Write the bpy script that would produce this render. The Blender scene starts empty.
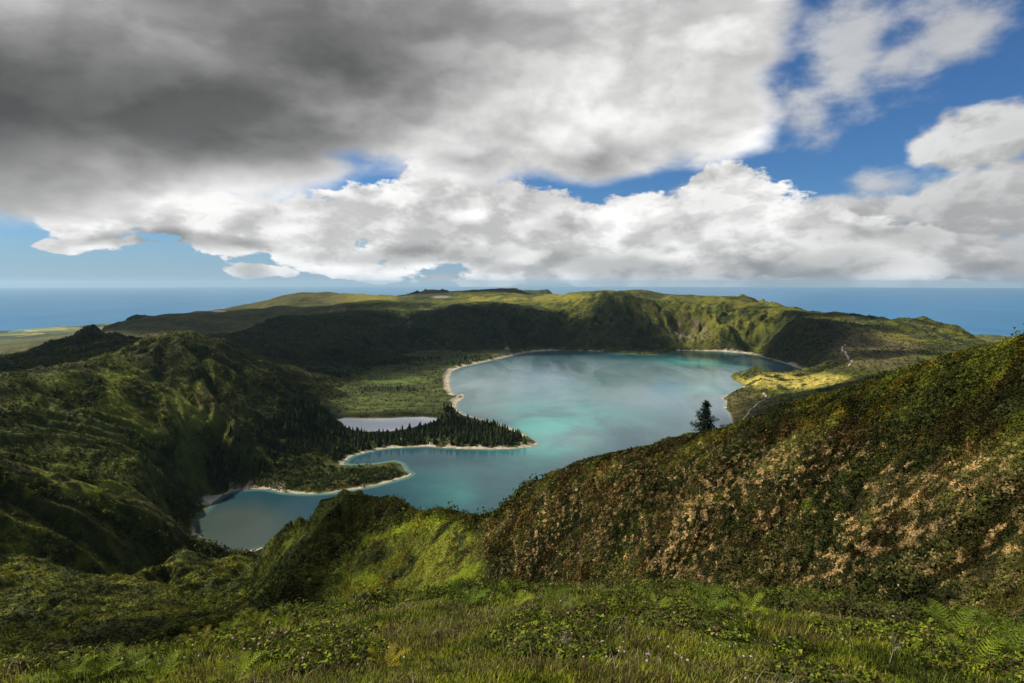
import bpy, math, random, time
import numpy as np
random.seed(7); rng = np.random.default_rng(11)
T0 = time.time()
scene = bpy.context.scene
COL = scene.collection
W_, H_ = 1024, 683
FPX = 569.0                 # focal length in pixels (20 mm on a 36 mm sensor)
EYE = 230.0                 # camera height above the lake (lake level is z = 0)
Y0 = 283.0
TH = math.atan((341.5 - Y0) / FPX)
SEA = -420.0
HAZE = 1.5e-5
SUN_AZ, SUN_EL = math.radians(-74), math.radians(47)   # azimuth from +Y towards +X

# ---------------------------------------------------------------- helpers
def ray(px, py):
    px = np.asarray(px, float); py = np.asarray(py, float)
    x = px - 512.0; v = 341.5 - py
    y = FPX * math.cos(TH) + v * math.sin(TH)
    z = v * math.cos(TH) - FPX * math.sin(TH)
    h = np.hypot(x, y)
    return np.arctan2(x, y), z / h
def onz(px, py, z=0.0):
    az, t = ray(px, py); r = (z - EYE) / t
    return r * np.sin(az), r * np.cos(az)
def smooth(a, b, x):
    t = np.clip((x - a) / (b - a), 0, 1); return t * t * (3 - 2 * t)
def _h(ix, iy, s):
    n = (ix.astype(np.int64) * 374761393 + iy.astype(np.int64) * 668265263 + s * 1442695041) & 0xFFFFFFFF
    n = ((n ^ (n >> 13)) * 1274126177) & 0xFFFFFFFF
    return ((n ^ (n >> 16)) & 0xFFFFFF) / float(0x1000000)
def perlin(x, y, s=0):
    ix = np.floor(x); iy = np.floor(y); fx = x - ix; fy = y - iy
    ux = fx * fx * fx * (fx * (fx * 6 - 15) + 10); uy = fy * fy * fy * (fy * (fy * 6 - 15) + 10)
    def g(dx, dy):
        a = _h(ix + dx, iy + dy, s) * 2 * math.pi
        return np.cos(a) * (fx - dx) + np.sin(a) * (fy - dy)
    a = g(0, 0); b = g(1, 0); c = g(0, 1); d = g(1, 1)
    return (a + (b - a) * ux + (c - a) * uy + (a - b - c + d) * ux * uy) * 1.5
def fbm(x, y, s=0, n=4, k=0.5):
    v = 0; a = 1.0
    for i in range(n):
        v = v + a * perlin(x * 2.03 ** i + 17.1 * i, y * 2.03 ** i - 9.7 * i, s + i); a *= k
    return v
def seg_dist(X, Y, pts):
    d = np.full(X.shape, 1e18)
    for (ax, ay), (bx, by) in zip(pts[:-1], pts[1:]):
        dx, dy = bx - ax, by - ay
        t = np.clip(((X - ax) * dx + (Y - ay) * dy) / (dx * dx + dy * dy + 1e-9), 0, 1)
        d = np.minimum(d, (X - ax - t * dx) ** 2 + (Y - ay - t * dy) ** 2)
    return np.sqrt(d)
def inside(X, Y, pts):
    c = np.zeros(X.shape, bool); n = len(pts)
    for i in range(n):
        ax, ay = pts[i]; bx, by = pts[(i + 1) % n]
        if ay == by: continue
        c ^= ((ay > Y) != (by > Y)) & (X < (bx - ax) * (Y - ay) / (by - ay) + ax)
    return c
def P2(lst, z=0.0):
    return [tuple(float(q) for q in onz(a, b, z)) for a, b in lst]

def tag(o, label=None, cat=None, group=None, kind=None):
    if label: o['label'] = label
    if cat: o['category'] = cat
    if group: o['group'] = group
    if kind: o['kind'] = kind
    return o
def mesh_np(name, V, F, mat=None, parent=None, col=None, smooth_=False, extra=None):
    """V (n,3); F (m,k) int array of k-gons"""
    V = np.ascontiguousarray(V, np.float32); F = np.ascontiguousarray(F, np.int32)
    me = bpy.data.meshes.new(name)
    me.vertices.add(len(V)); me.vertices.foreach_set('co', V.ravel())
    k = F.shape[1]; m = len(F)
    me.loops.add(m * k); me.loops.foreach_set('vertex_index', F.ravel())
    me.polygons.add(m); me.polygons.foreach_set('loop_start', np.arange(0, m * k, k, dtype=np.int32))
    me.polygons.foreach_set('use_smooth', np.full(m, smooth_, bool))
    me.update(calc_edges=True)
    if col is not None:
        a = me.attributes.new('col', 'FLOAT_COLOR', 'POINT')
        a.data.foreach_set('color', np.ascontiguousarray(np.c_[col, np.ones(len(V))], np.float32).ravel())
    for n_, v_ in (extra or {}).items():
        a = me.attributes.new(n_, 'FLOAT', 'POINT'); a.data.foreach_set('value', np.ascontiguousarray(v_, np.float32).ravel())
    if mat: me.materials.append(mat)
    o = bpy.data.objects.new(name, me); COL.objects.link(o)
    if parent: o.parent = parent
    return o

class NT:
    """small expression builder over a node tree"""
    def __init__(s, nt): s.nt = nt; nt.nodes.clear()
    def new(s, t, **kw):
        n = s.nt.nodes.new(t)
        for k, v in kw.items(): setattr(n, k, v)
        return n
    def put(s, sock, v):
        if hasattr(v, 'is_output') or isinstance(v, bpy.types.NodeSocket): s.nt.links.new(v, sock)
        elif v is not None: sock.default_value = v
    def m(s, op, a, b=None, c=None, clamp=False):
        n = s.new('ShaderNodeMath', operation=op, use_clamp=clamp)
        for i, v in enumerate((a, b, c)):
            if v is not None: s.put(n.inputs[i], v)
        return n.outputs[0]
    def v(s, op, a, b=None, scale=None):
        n = s.new('ShaderNodeVectorMath', operation=op)
        s.put(n.inputs[0], a)
        if b is not None: s.put(n.inputs[1], b)
        if scale is not None: s.put(n.inputs['Scale'], scale)
        return n.outputs['Value'] if op in ('LENGTH', 'DOT_PRODUCT', 'DISTANCE') else n.outputs[0]
    def ss(s, a, b, x, lo=0.0, hi=1.0):
        n = s.new('ShaderNodeMapRange', interpolation_type='SMOOTHSTEP')
        s.put(n.inputs[0], x); s.put(n.inputs[1], a); s.put(n.inputs[2], b); s.put(n.inputs[3], lo); s.put(n.inputs[4], hi)
        return n.outputs[0]
    def lin(s, a, b, x, lo=0.0, hi=1.0):
        n = s.new('ShaderNodeMapRange')
        s.put(n.inputs[0], x); s.put(n.inputs[1], a); s.put(n.inputs[2], b); s.put(n.inputs[3], lo); s.put(n.inputs[4], hi)
        return n.outputs[0]
    def mix(s, f, a, b, blend='MIX'):
        n = s.new('ShaderNodeMix', data_type='RGBA', blend_type=blend)
        s.put(n.inputs[0], f); s.put(n.inputs[6], a); s.put(n.inputs[7], b)
        return n.outputs[2]
    def noise(s, vec, scale, detail=4, rough=0.5, dist=0.0, lac=2.0, col=False):
        n = s.new('ShaderNodeTexNoise')
        s.put(n.inputs['Vector'], vec); s.put(n.inputs['Scale'], scale); s.put(n.inputs['Detail'], detail)
        s.put(n.inputs['Roughness'], rough); s.put(n.inputs['Distortion'], dist); s.put(n.inputs['Lacunarity'], lac)
        return n.outputs[1] if col else n.outputs[0]
def mat_(name):
    m = bpy.data.materials.new(name); m.use_nodes = True
    return m, NT(m.node_tree)
def leaf_mat(name, rough=0.75, transl=0.3, var=0.35, spec=0.05):
    m, n = mat_(name)
    at = n.new('ShaderNodeAttribute', attribute_name='col').outputs[0]
    geo = n.new('ShaderNodeNewGeometry')
    nz = n.noise(geo.outputs['Position'], 0.8, 3)
    c = n.mix(1.0, at, n.mix(nz, (1 - var, 1 - var, 1 - var, 1), (1 + var, 1 + var, 1 + var, 1)), 'MULTIPLY')
    p = n.new('ShaderNodeBsdfPrincipled'); n.put(p.inputs['Base Color'], c)
    p.inputs['Roughness'].default_value = rough; p.inputs['Specular IOR Level'].default_value = spec
    t = n.new('ShaderNodeBsdfTranslucent'); n.put(t.inputs[0], c)
    mx = n.new('ShaderNodeMixShader'); mx.inputs[0].default_value = transl
    n.put(mx.inputs[1], p.outputs[0]); n.put(mx.inputs[2], t.outputs[0])
    o = n.new('ShaderNodeOutputMaterial'); n.put(o.inputs[0], mx.outputs[0])
    return m
# ---------------------------------------------------------------- lake outline (traced on the water plane, real distances)
FAR = [(538,444),(533,440),(524,434),(510,428),(490,422),(472,417),(461,413),(455,408),(457,402),(464,398),(463,394),(455,396),(451,391),(449,384),(449,377),
       (452,371),(462,367),(480,363),(500,358.5),(515,355),(530,352),(550,350.5),(575,350.2),(600,351.5),(625,353.5),(650,355),(668,353.6),
       (680,350.6),(700,350.8),(720,351.2),(740,352.8),(755,355),(770,359),(788,364),(806,371.5),(797,373.3)]
HEAD = [(785,373.2),(770,372.6),(755,372),(742,371.8),(734,373),(731,376),(733,380),(740,383),(744,386),(738,389),(729,394),(722,398),(726,401),(727,404),(725,408),(730,413),(733,419),(733,424),(736,430)]
NEAR = [(728,446),(700,462),(640,490),(580,522),(530,545),(450,553),(400,552),(340,553),(300,552),(272,550),(262,547),(250,551),(236,556),(225,559),(208,562),(196,560)]
LEFT = [(193,553),(198,545),(201,538),(194,528),(193,520),(204,511),(212,503),(221,496),(233,491),(250,489),(268,489),(284,492.5),(305,494),(330,493),(352,490),(378,485),(396,480),(407,476.5),(411,474),(405,471),(403,467),(400,463.5),(394,461.5),(385,463),(374,464.5),(360,465),(350,465.5),(343,464.5)]
SPIT = [(346,460),(352,456),(365,452.5),(378,449.5),(392,448),(405,447.3),(428,446.3),(446,448),(464,448.6),(491,449.4),(513,448.6),(531,447)]
LAKE = P2(FAR) + P2(HEAD) + P2(NEAR) + P2(LEFT) + P2(SPIT)
POND = P2([(333,423),(337,420),(345,418.3),(365,418.8),(387,418.6),(405,417.6),(423,417.2),(436,418.6),(438,421),(428,423.5),(417,426),(405,429),(392,431),(370,431.5),(352,430.5),(341,428.5),(335,426)], 2.0)
BEACH = [  # (outline on the water, width of the sand in metres)
    (P2([(538,444),(531,447),(513,448.6),(491,449.4),(464,448.6),(446,448)]), 9.0),
    (P2([(446,448),(428,446.3),(405,447.3),(378,449.5),(352,456),(343,464.5)]), 6.0),
    (P2([(461,413),(455,408),(457,402),(464,398),(463,394),(455,396)]), 14.0),
    (P2([(524,434),(510,428),(490,422),(472,417),(461,413),(451,391),(449,384),(449,377),(452,371),(462,367)]), 16.0),
    (P2([(462,367),(480,363),(500,358.5),(515,355),(530,352),(550,350.5),(600,351.5)]), 14.0),
    (P2([(720,351.2),(740,352.8),(755,355)]), 26.0), (P2([(680,350.6),(700,350.8),(720,351.2)]), 8.0),
    (P2([(788,364),(806,371.5)]), 20.0),(P2([(755,355),(770,359),(788,364)]), 5.0),
    (P2([(212,503),(221,496),(233,491),(250,489),(268,489)]), 9.0),
    (P2([(268,489),(284,492.5),(305,494),(330,493),(378,485),(407,476.5),(411,474)]), 3.2),
    (P2([(262,547),(250,551),(236,556)]), 5.0), (P2([(193,553),(198,545),(201,538),(194,528)]), 2.5),
    (P2([(744,386),(740,388)]), 5.0), (P2([(729,394),(722,398),(726,401),(725,408)]), 2.0)]

# ---------------------------------------------------------------- control points of the relief: (image column, row, distance)
CP = []      # (az, ln r, t)
def add(px, py, r):
    az, t = ray(px, py); CP.append((float(az), math.log(r), float(t)))
def addz(px, py, z):
    az, t = ray(px, py); CP.append((float(az), math.log((z - EYE) / float(t)), float(t)))
def addp(azd, r, zrel): CP.append((math.radians(azd), math.log(r), zrel / r))
def line(pts, backs=(), step=0.02):
    out = []
    for (a, b) in zip(pts[:-1], pts[1:]):
        A = ray(a[0], a[1]); B = ray(b[0], b[1])
        d = math.hypot(float(A[0] - B[0]), math.log(a[2] / b[2])); n = max(1, int(d / step))
        for i in range(n):
            f = i / n; out.append((a[0] + (b[0] - a[0]) * f, a[1] + (b[1] - a[1]) * f, a[2] * (b[2] / a[2]) ** f))
    out.append(pts[-1])
    for q in out: add(*q)
    for k, drop in backs:
        for q in out[::2]:
            az, t = ray(q[0], q[1]); r = q[2]; z = t * r - drop
            CP.append((float(az), math.log(r * k), float(z / (r * k))))
def zl(pts, z):
    line([(a, b, (z - EYE) / float(ray(a, b)[1])) for a, b in pts])

# right-hand shoulder and its gully
line([(1100,318,46),(1024,337,49),(1000,345,50),(950,355,53),(900,370,57),(850,388,60),(800,403,65),(750,420,69),(710,434,72),(660,446,77),(620,457,82),
      (590,464,86),(560,476,91),(535,490,95),(515,507,100),(503,522,104)], [(1.2,6),(1.7,34),(3.0,110)])
for p in [(1100,430,34),(1100,540,26),(1100,640,22),(1000,450,38),(1000,540,30),(1000,620,25),(850,480,46),(850,560,38),(850,610,34),(700,500,58),(700,560,50),(700,600,46),(600,520,72),(600,570,64),(600,602,61),
          (520,550,88),(520,600,78),(925,470,42),(925,600,30),(775,540,45),(775,600,40),(650,600,53)]: add(*p)
# saddle, knob and the bright green slope
line([(503,522,104),(490,520,112),(470,516,122),(440,513,130),(415,513,138),(400,506,145),(385,499,160),(370,496.5,166),(345,496,170),(334,501,172),(326,509,172),(318,525,165),(308,545,155),(295,570,145),(283,592,138),(275,610,134)])
for p in [(503,522,104),(470,516,122),(440,513,130),(415,513,138),(385,499,160),(345,496,170)]:
    az, t = ray(p[0], p[1])
    for k, dr in ((1.15,14),(1.5,45)): CP.append((float(az), math.log(p[2]*k), float((t*p[2]-dr)/(p[2]*k))))
for p in [(300,548,215),(285,568,210),(270,592,200),(255,612,190),(312,522,230),(345,530,158),(330,560,142),(300,600,130),(350,600,120),(400,560,125),(400,600,112),(440,560,110),(440,600,96),
          (470,560,100),(470,600,88),(470,535,112),(380,525,150)]: add(*p)
line([(330,536,255),(289,530,265),(275,538,270)], [(1.2, 35)])
for p in [(262,560,280),(240,575,290),(250,590,250)]: add(*p)
for p, dr in (((326,509,172),8),((318,525,165),12),((308,545,155),15),((295,570,145),16),((283,592,138),16),((275,610,134),15)):
    az, t = ray(p[0] - 13, p[1] + 6)
    for k, q in ((1.07, dr), (1.22, dr + 18)): CP.append((float(az), math.log(p[2] * k), float((t * p[2] - q) / (p[2] * k))))
# hummocks lower left
line([(205,566,320),(190,562,328),(176,561,330),(150,572,312),(130,590,285)], [(1.13,16),(1.3,55)])
line([(240,612,235),(215,600,262),(186,586,280),(166,606,252),(133,613,240),(118,625,222)])
line([(120,585,298),(86,591,285),(60,603,270),(33,616,250),(0,630,240),(-60,650,230)], [(1.12,12)])
for p in [(160,588,310),(100,614,262),(70,640,220),(120,645,200),(0,683,190),(50,670,185),(100,655,185),(200,628,190),(160,640,185),(-80,700,180),(210,585,330)]: add(*p)
line([(-80,470,425),(0,478,430),(60,487,430),(120,505,440),(165,522,455),(186,534,475)])
for p in [(-80,555,360),(0,560,370),(60,565,370),(120,562,398),(170,556,430),(0,468,500),(60,478,520),(120,492,530),(170,508,535),(0,520,400),(100,530,415)]: add(*p)
# big left hill
line([(-80,395,740),(0,380,780),(66,370,820),(100,361,860),(126,353,900),(143,343,930),(163,332,950),(186,331,950),(206,338,940),(233,351,920),(266,373,890),(299,396,880),(319,420,889)], [(1.12,28)])
for p in [(100,420,700),(180,420,730),(240,440,720),(0,430,640),(180,470,600),(240,470,650),(100,470,580),(290,460,710),(310,440,790),(150,380,820),(200,380,830),(50,400,730),(250,410,800)]: add(*p)
line([(-60,365,1300),(0,360,1300),(30,356,1330),(55,348,1350),(73,338,1400),(96,332,1400),(116,338,1300),(135,341,1150)], [(1.2,50)])
# far rim, left part, and the coast beyond
line([(-60,366,2200),(0,358,2300),(60,346,2500),(100,335,2800),(115,326,3000),(135,318,3200),(155,315.5,3300),(180,313.5,3350),(220,310.5,3400),(240,307,3450),(262,302,3500),(290,295.5,3500),(310,293.5,3500),(345,292.8,3500),(360,293.5,3450),(375,296.5,3400),(400,296.8,3400)], [(1.15,60)])
for p in [(0,352,3600),(0,345,5200),(60,340,5600),(100,331,6800),(-60,352,5200),(180,330,2700),(240,325,2700),(290,312,2800),(340,303,2900),(140,326,2600),(380,304,2800),(300,306,3100)]: add(*p)
zl([(-70,338),(0,335.5),(20,332.5),(60,329.6),(100,325.6),(125,323)], SEA + 12)
# inner crater wall
G = [(240,334,2150),(262,329,2200),(300,318,2300),(325,312,2350),(351,308.5,2350),(376,310,2350),(409,311,2350),(437,308,2350),(457,304.5,2350),(488,303,2350),(503,303,2350),(520,305,2350),(545,308,2350),(570,306,2350),(590,300,2350),
     (600,296,2330),(608,292.5,2300),(625,296,2300),(650,302,2300),(680,307,2280),(700,312,2250),(715,319,2200),(722,330,2100),(738,343,1990)]
line(G, [(1.07,24)])
line([(400,296.8,3400),(412,295,3700),(420,291.5,3800),(430,290.5,3800),(441,290.3,3800),(448,293.5,3800),(455,294,3700),(465,290.8,3600),(480,289.3,3600),(500,289.8,3600),(515,291.5,3500),(530,294.5,3400),(550,296.5,3200),(565,295.5,3050),(575,293.3,3000),(590,291,2950),(606,289.8,2900),(622,291,2850),(640,290.4,2800),(655,291.2,2750),(668,294,2700),(700,296.5,2700),(740,298.5,2650),(757,304.5,2600),(768,301.5,2550),
      (785,307,2500),(830,313,2400),(850,317,2350),(880,320.5,2300),(900,320.5,2230),(912,319,2200),(925,322,2200),(950,332,2150),(987,342.5,2050),(1040,356,2000),(1100,366,1900)], [(1.15,80)])
for p in [(470,300,2900),(520,300,2800),(570,300,2700),(640,298,2600),(690,305,2500),(740,312,2400),(760,325,2250),(735,333,2150),(420,303,2800)]: add(*p)
for a, b in ((745,349),(560,348),(600,349),(640,351.5),(520,350)): addz(a, b, 5)
# floor of the crater and the slopes behind it
for a, b in ((350,414),(400,412),(430,408),(440,395),(440,380),(400,380),(370,385),(350,395),(330,412),(345,404),(470,361.5),(440,366),(400,372),(500,356),(325,418),(390,398)): addz(a, b, 3.5)
for p in [(240,352,1500),(300,350,1700),(280,378,1200),(320,375,1350),(305,390,1150),(360,350,1800),(340,335,1950),(400,345,1950),(440,350,1900),(310,333,1950),(260,345,1700),(350,368,1600),(480,330,2080),(540,330,2080),(600,325,2100),(650,330,2080),(700,333,2190),(420,330,2080)]: add(*p)
line([(262,329,2200),(300,338,1900),(335,350,1680),(360,366,1560)])
line([(400,312,2350),(392,330,2080),(380,352,1800)])
# hill and headland on the right
line([(760,350,2010),(770,341,2000),(785,328,1985),(800,321.5,1985),(815,319.5,1985),(828,321.5,1985),(850,324,2000)], [(1.08,26)])
for p in [(815,340,1860),(795,342,1880),(800,355,1790),(835,345,1740),(845,356,1560),(852,366,1400),(870,350,1650),(900,365,1300),(950,350,1700),(880,345,1800),(930,340,2000),(850,378,1270),(920,352,1600),(840,332,1900)]: add(*p)
for p in [(755,371.3,1450),(780,374,1430),(800,375,1440),(830,375,1400),(800,395,1180),(780,388,1260),(760,380,1340),(850,395,1100),(770,400,1140),(745,395,1210),(750,410,1060),(850,430,900),(900,400,900),(820,420,950),(960,380,1000)]: add(*p)
addz(740,428,8); addz(760,450,20); addz(745,417,8)
# the shores
for Q in (P2(FAR)+P2(HEAD)+P2(NEAR)+P2(LEFT)+P2(SPIT)+[P2(FAR)[0]],):
    for (ax, ay), (bx, by) in zip(Q[:-1], Q[1:]):
        n = max(1, int(math.hypot(ax-bx, ay-by) / (0.03 * math.hypot(ax, ay))))
        for i in range(n):
            x = ax + (bx-ax)*i/n; y = ay + (by-ay)*i/n; r = math.hypot(x, y)
            CP.append((math.atan2(x, y), math.log(r), (-EYE + 0.5) / r))
for a, b in ((600,380),(650,400),(560,400),(600,430),(520,400),(470,480),(430,500),(300,520),(240,530),(700,370),(560,460),(760,364)): addz(a, b, -12)
# the grassy lip at the photographer's feet
LIP = [(-60,700,4.6),(30,684,4.8),(60,672,5.0),(90,660,5.3),(120,654,5.6),(150,655,6.0),(200,639,6.6),(260,624,7.3),(340,616,8.2),(440,603,9.2),(512,602,9.4),(600,606,9.6),(700,608,10.2),(780,612,10.8),(850,615,11),(900,622,10.6),(940,634,10),(980,640,9.6),(1024,645,9),(1090,650,8.6)]
line(LIP)
for i, (a, b, r) in enumerate(LIP):
    az = float(ray(a, b)[0]); azd = math.degrees(az); tl = float(ray(a, b)[1])
    addp(azd, 0.6, -1.6); addp(azd, 1.2, -1.62); addp(azd, 2.2, -1.75)
    addp(azd, 3.4, -1.75 + (tl * r + 1.75) * (3.4 - 2.2) / (r - 2.2) + 0.0)
    if a < 250: H4 = [(14,-.86),(30,-.84),(60,-.78),(110,-.70)]
    elif a < 470: H4 = [(14,-.80),(26,-.78),(50,-.70),(75,-.64)]
    elif a < 640: H4 = [(14,-.78),(26,-.74),(42,-.66)]
    elif a < 800: H4 = [(15,-.74),(26,-.65)]
    else: H4 = [(14,-.68),(19,-.60)]
    for r_, t_ in H4: addp(azd, r_, t_ * r_)
# outside the frame
for d in (62, 80, 110, 140, 170, -170, -140, -110, -80, -62):
    s = 1 if d > 0 else -1
    for r_ in (0.6, 1.5, 3.5): addp(d, r_, -1.6)
    if s > 0:
        for r_, z_ in ((10,-2),(30,-3),(60,2),(120,-8),(400,-60),(1000,-110),(2000,-120),(4000,-300),(7000,-560),(9500,-690)): addp(d, r_, z_)
    else:
        for r_, z_ in ((10,-3),(30,-14),(60,-28),(120,-62),(250,-105),(400,-112),(800,-105),(2000,-150),(4000,-330),(7000,-560),(9500,-660)): addp(d, r_, z_)
for d in range(-46, 50, 6):
    if d > -30: addp(d, 4600, -230 if d < 5 else -330); addp(d, 6500, -480)
    addp(d, 9300 if d > -34 else 11500, -720 if d > -34 else -680); addp(d, 14000, -780)
for d, q in ((1.0,-100),(2.5,-90),(3.7,-106)): addp(d, 8000, q); 
for d in (-2, 6): addp(d, 8000, -520)

CP = np.array(CP); KAZ = 1.25
_k = np.round(CP[:, :2] * 400).astype(int); _, _u = np.unique(_k, axis=0, return_index=True); CP = CP[_u]
def feat(az, lr): return np.stack([az * KAZ, lr], -1)
def kern(A, B):
    d = ((A[:, None, :] - B[None, :, :]) ** 2).sum(-1); return -np.sqrt(d + 0.012 ** 2)
FC = feat(CP[:, 0], CP[:, 1]); n = len(FC)
Kq = kern(FC, FC) - np.eye(n) * 2e-4
A = np.zeros((n + 3, n + 3)); A[:n, :n] = Kq; A[:n, n] = 1; A[:n, n+1:] = FC; A[n, :n] = 1; A[n+1:, :n] = FC.T
sol = np.linalg.solve(A, np.r_[CP[:, 2], 0, 0, 0]); wq, aq = sol[:n], sol[n:]
# grid of the ground: angular and distance steps follow the size things have from the look-out
azf = np.radians(np.arange(-46.5, 46.51, 0.095)); azs = np.radians(np.r_[np.arange(-180, -46.6, 3.0)]); aze = np.radians(np.r_[np.arange(48, 180.1, 3.0)])
AZ = np.r_[azs, azf, aze]; AZ[-1] = math.pi; AZ[0] = -math.pi
def seq(a, b, k): return np.exp(np.arange(math.log(a), math.log(b), k))
R = np.r_[seq(0.5, 12, 0.012), seq(12, 200, 0.006), seq(200, 3900, 0.0036), seq(3900, 14000, 0.011)]
LR = np.log(R)
caz = np.r_[np.linspace(-math.pi, -0.83, 30), np.linspace(-0.82, 0.82, 360), np.linspace(0.83, math.pi, 30)]
clr = np.linspace(LR[0] - .01, LR[-1] + .01, 620)
gc = feat(np.repeat(caz[None], len(clr), 0).ravel(), np.repeat(clr[:, None], len(caz), 1).ravel())
tc = np.empty(len(gc))
FCf = FC.astype(np.float32); gcf = gc.astype(np.float32); wf = wq.astype(np.float32)
for i in range(0, len(gc), 8000):
    g = gcf[i:i+8000]
    d = (g[:, :1] - FCf[None, :, 0]) ** 2 + (g[:, 1:] - FCf[None, :, 1]) ** 2
    np.sqrt(d + np.float32(0.012 ** 2), out=d)
    tc[i:i+8000] = -(d @ wf) + aq[0] + gc[i:i+8000] @ aq[1:]
tc = tc.reshape(len(clr), len(caz))
def bil(grid, gy, gx, y, x):
    iy = np.clip(np.searchsorted(gy, y) - 1, 0, len(gy) - 2); ix = np.clip(np.searchsorted(gx, x) - 1, 0, len(gx) - 2)
    fy = (y - gy[iy]) / (gy[iy+1] - gy[iy]); fx = (x - gx[ix]) / (gx[ix+1] - gx[ix])
    return (grid[iy, ix]*(1-fy)*(1-fx) + grid[iy, ix+1]*(1-fy)*fx + grid[iy+1, ix]*fy*(1-fx) + grid[iy+1, ix+1]*fy*fx)
RR, AA = np.meshgrid(R, AZ, indexing='ij')
Tt = bil(tc, clr, caz, np.log(RR), AA)
X = RR * np.sin(AA); Y = RR * np.cos(AA)
Z = EYE + Tt * RR
print('relief', len(CP), RR.shape, round(time.time() - T0, 1))

# signed distance to the lake, worked out only where it matters
def sdist(X, Y, poly, margin=220):
    xs = [p[0] for p in poly]; ys = [p[1] for p in poly]
    m = (X > min(xs) - margin) & (X < max(xs) + margin) & (Y > min(ys) - margin) & (Y < max(ys) + margin)
    sd = np.full(X.shape, 1e4)
    d = seg_dist(X[m], Y[m], poly + [poly[0]]); d = np.where(inside(X[m], Y[m], poly), -d, d); sd[m] = d
    return sd
SD = sdist(X, Y, LAKE); SP = sdist(X, Y, POND, 60)
# carved gullies: waves laid across the fall line, summed over scales
def grad(Z):
    dl = np.gradient(Z, LR, axis=0) / RR; da = np.gradient(Z, AZ, axis=1) / RR
    return dl * np.sin(AA) + da * np.cos(AA), dl * np.cos(AA) - da * np.sin(AA)
def erosion(x, y, dx, dy, seed):
    ix = np.floor(x); iy = np.floor(y); fx = x - ix; fy = y - iy
    hv = 0; gx = 0; gy = 0; wt = 0
    for i in (-1, 0, 1):
        for j in (-1, 0, 1):
            a = _h(ix + i, iy + j, seed); b = _h(ix + i, iy + j, seed + 57)
            qx = fx - i - a * 0.9; qy = fy - j - b * 0.9
            w = np.exp(-(qx*qx + qy*qy) * 2.2); m = (qx * dx + qy * dy) * 5.2
            hv = hv + np.cos(m) * w; s = -np.sin(m) * w; gx = gx + s * dx; gy = gy + s * dy; wt = wt + w
    return hv / wt, gx / wt, gy / wt
i0 = np.searchsorted(R, 90); sl = slice(i0, None)
gx, gy = grad(Z); gx, gy = gx[sl], gy[sl]
xs_, ys_, rs_ = X[sl], Y[sl], RR[sl]
inf = (np.abs(AA[sl]) < 0.83)
sm = np.hypot(gx, gy); steep = smooth(0.10, 0.40, sm)
dux, duy = -gy / (sm + 1e-6), gx / (sm + 1e-6)
E = np.zeros_like(xs_); cx = dux.copy(); cy = duy.copy()
wx = 18 * fbm(xs_ / 90, ys_ / 90, 71, 2); wy = 18 * fbm(xs_ / 90, ys_ / 90, 72, 2)
for o, (wl, amp) in enumerate(((230, 12), (110, 9.5), (52, 5.5), (24, 2.6))):
    hv, ex, ey = erosion((xs_ + wx) / wl, (ys_ + wy) / wl, cx, cy, 300 + o)
    g_ = smooth(1.2 * wl, 3.0 * wl, rs_) * (1.0 - smooth(90 * wl, 160 * wl, rs_))
    if o: hv = .45 * hv + .55 * (1 - 2.4 * np.abs(hv))
    E += amp * hv * g_ * steep * (np.where(rs_ < 1000, (.6, 1.35, 2.0, 1.9)[o], 1.35))
    cx = cx + ey * 0.55; cy = cy - ex * 0.55; q = np.hypot(cx, cy) + 1e-6; cx = cx / q; cy = cy / q
CRV = np.zeros_like(Z); CRV[sl] = E
_d = Y * math.cos(TH) - (Z - EYE) * math.sin(TH); _v = Y * math.sin(TH) + (Z - EYE) * math.cos(TH); _d = np.where(_d > .3, _d, .3)
BX = 512 + FPX * X / _d; BY = 341.5 - FPX * _v / _d
def calm_(cx, cy, rx, ry, r0, r1): return (1 - smooth(.6, 1.3, np.hypot((BX - cx) / rx, (BY - cy) / ry))) * (RR > r0) * (RR < r1)
CALM = 1 - np.clip(.75 * calm_(182, 336, 42, 16, 820, 1150) + .55 * calm_(150, 590, 130, 50, 190, 370) + .45 * calm_(910, 322, 60, 14, 1900, 2300), 0, 1)
E *= CALM[sl]
E *= smooth(0, 70, SD[sl]) * inf * smooth(90, 240, rs_)
Z[sl] += E * np.clip((rs_ / 1500) ** 0.5, 0.3, 1.2)
print('gullies', round(time.time() - T0, 1))
# roughness of the ground and of its low vegetation at every scale the distance lets one see
for o in range(14):
    wl = 260.0 / 2 ** o
    band = smooth(14 * wl * 0.12, 30 * wl * 0.12, RR) if o else 1.0
    cell = np.maximum(RR * 0.0022, 0.02)
    g_ = band * smooth(1.6, 3.5, wl / cell) * (RR > wl * 0.8)
    rows = np.where(g_.max(1) > 0)[0]
    if not len(rows): continue
    a, b = rows[0], rows[-1] + 1
    nz = perlin(X[a:b] / wl + 3.1 * o, Y[a:b] / wl + 7.7 * o, 500 + o)
    if wl < 60: nz = 0.5 * nz + 0.5 * (np.abs(nz) * 1.6 - 0.4)
    lim = 0.05 if wl > 70 else np.where(RR[a:b] < 380, 0.09, 0.055)
    amp = np.minimum(wl * lim, RR[a:b] * (0.0045 if wl > 70 else 0.0075) + (RR[a:b] > 12) * .12)
    Z[a:b] += nz * amp * g_[a:b] * CALM[a:b] * smooth(0, 45, SD[a:b])
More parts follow.
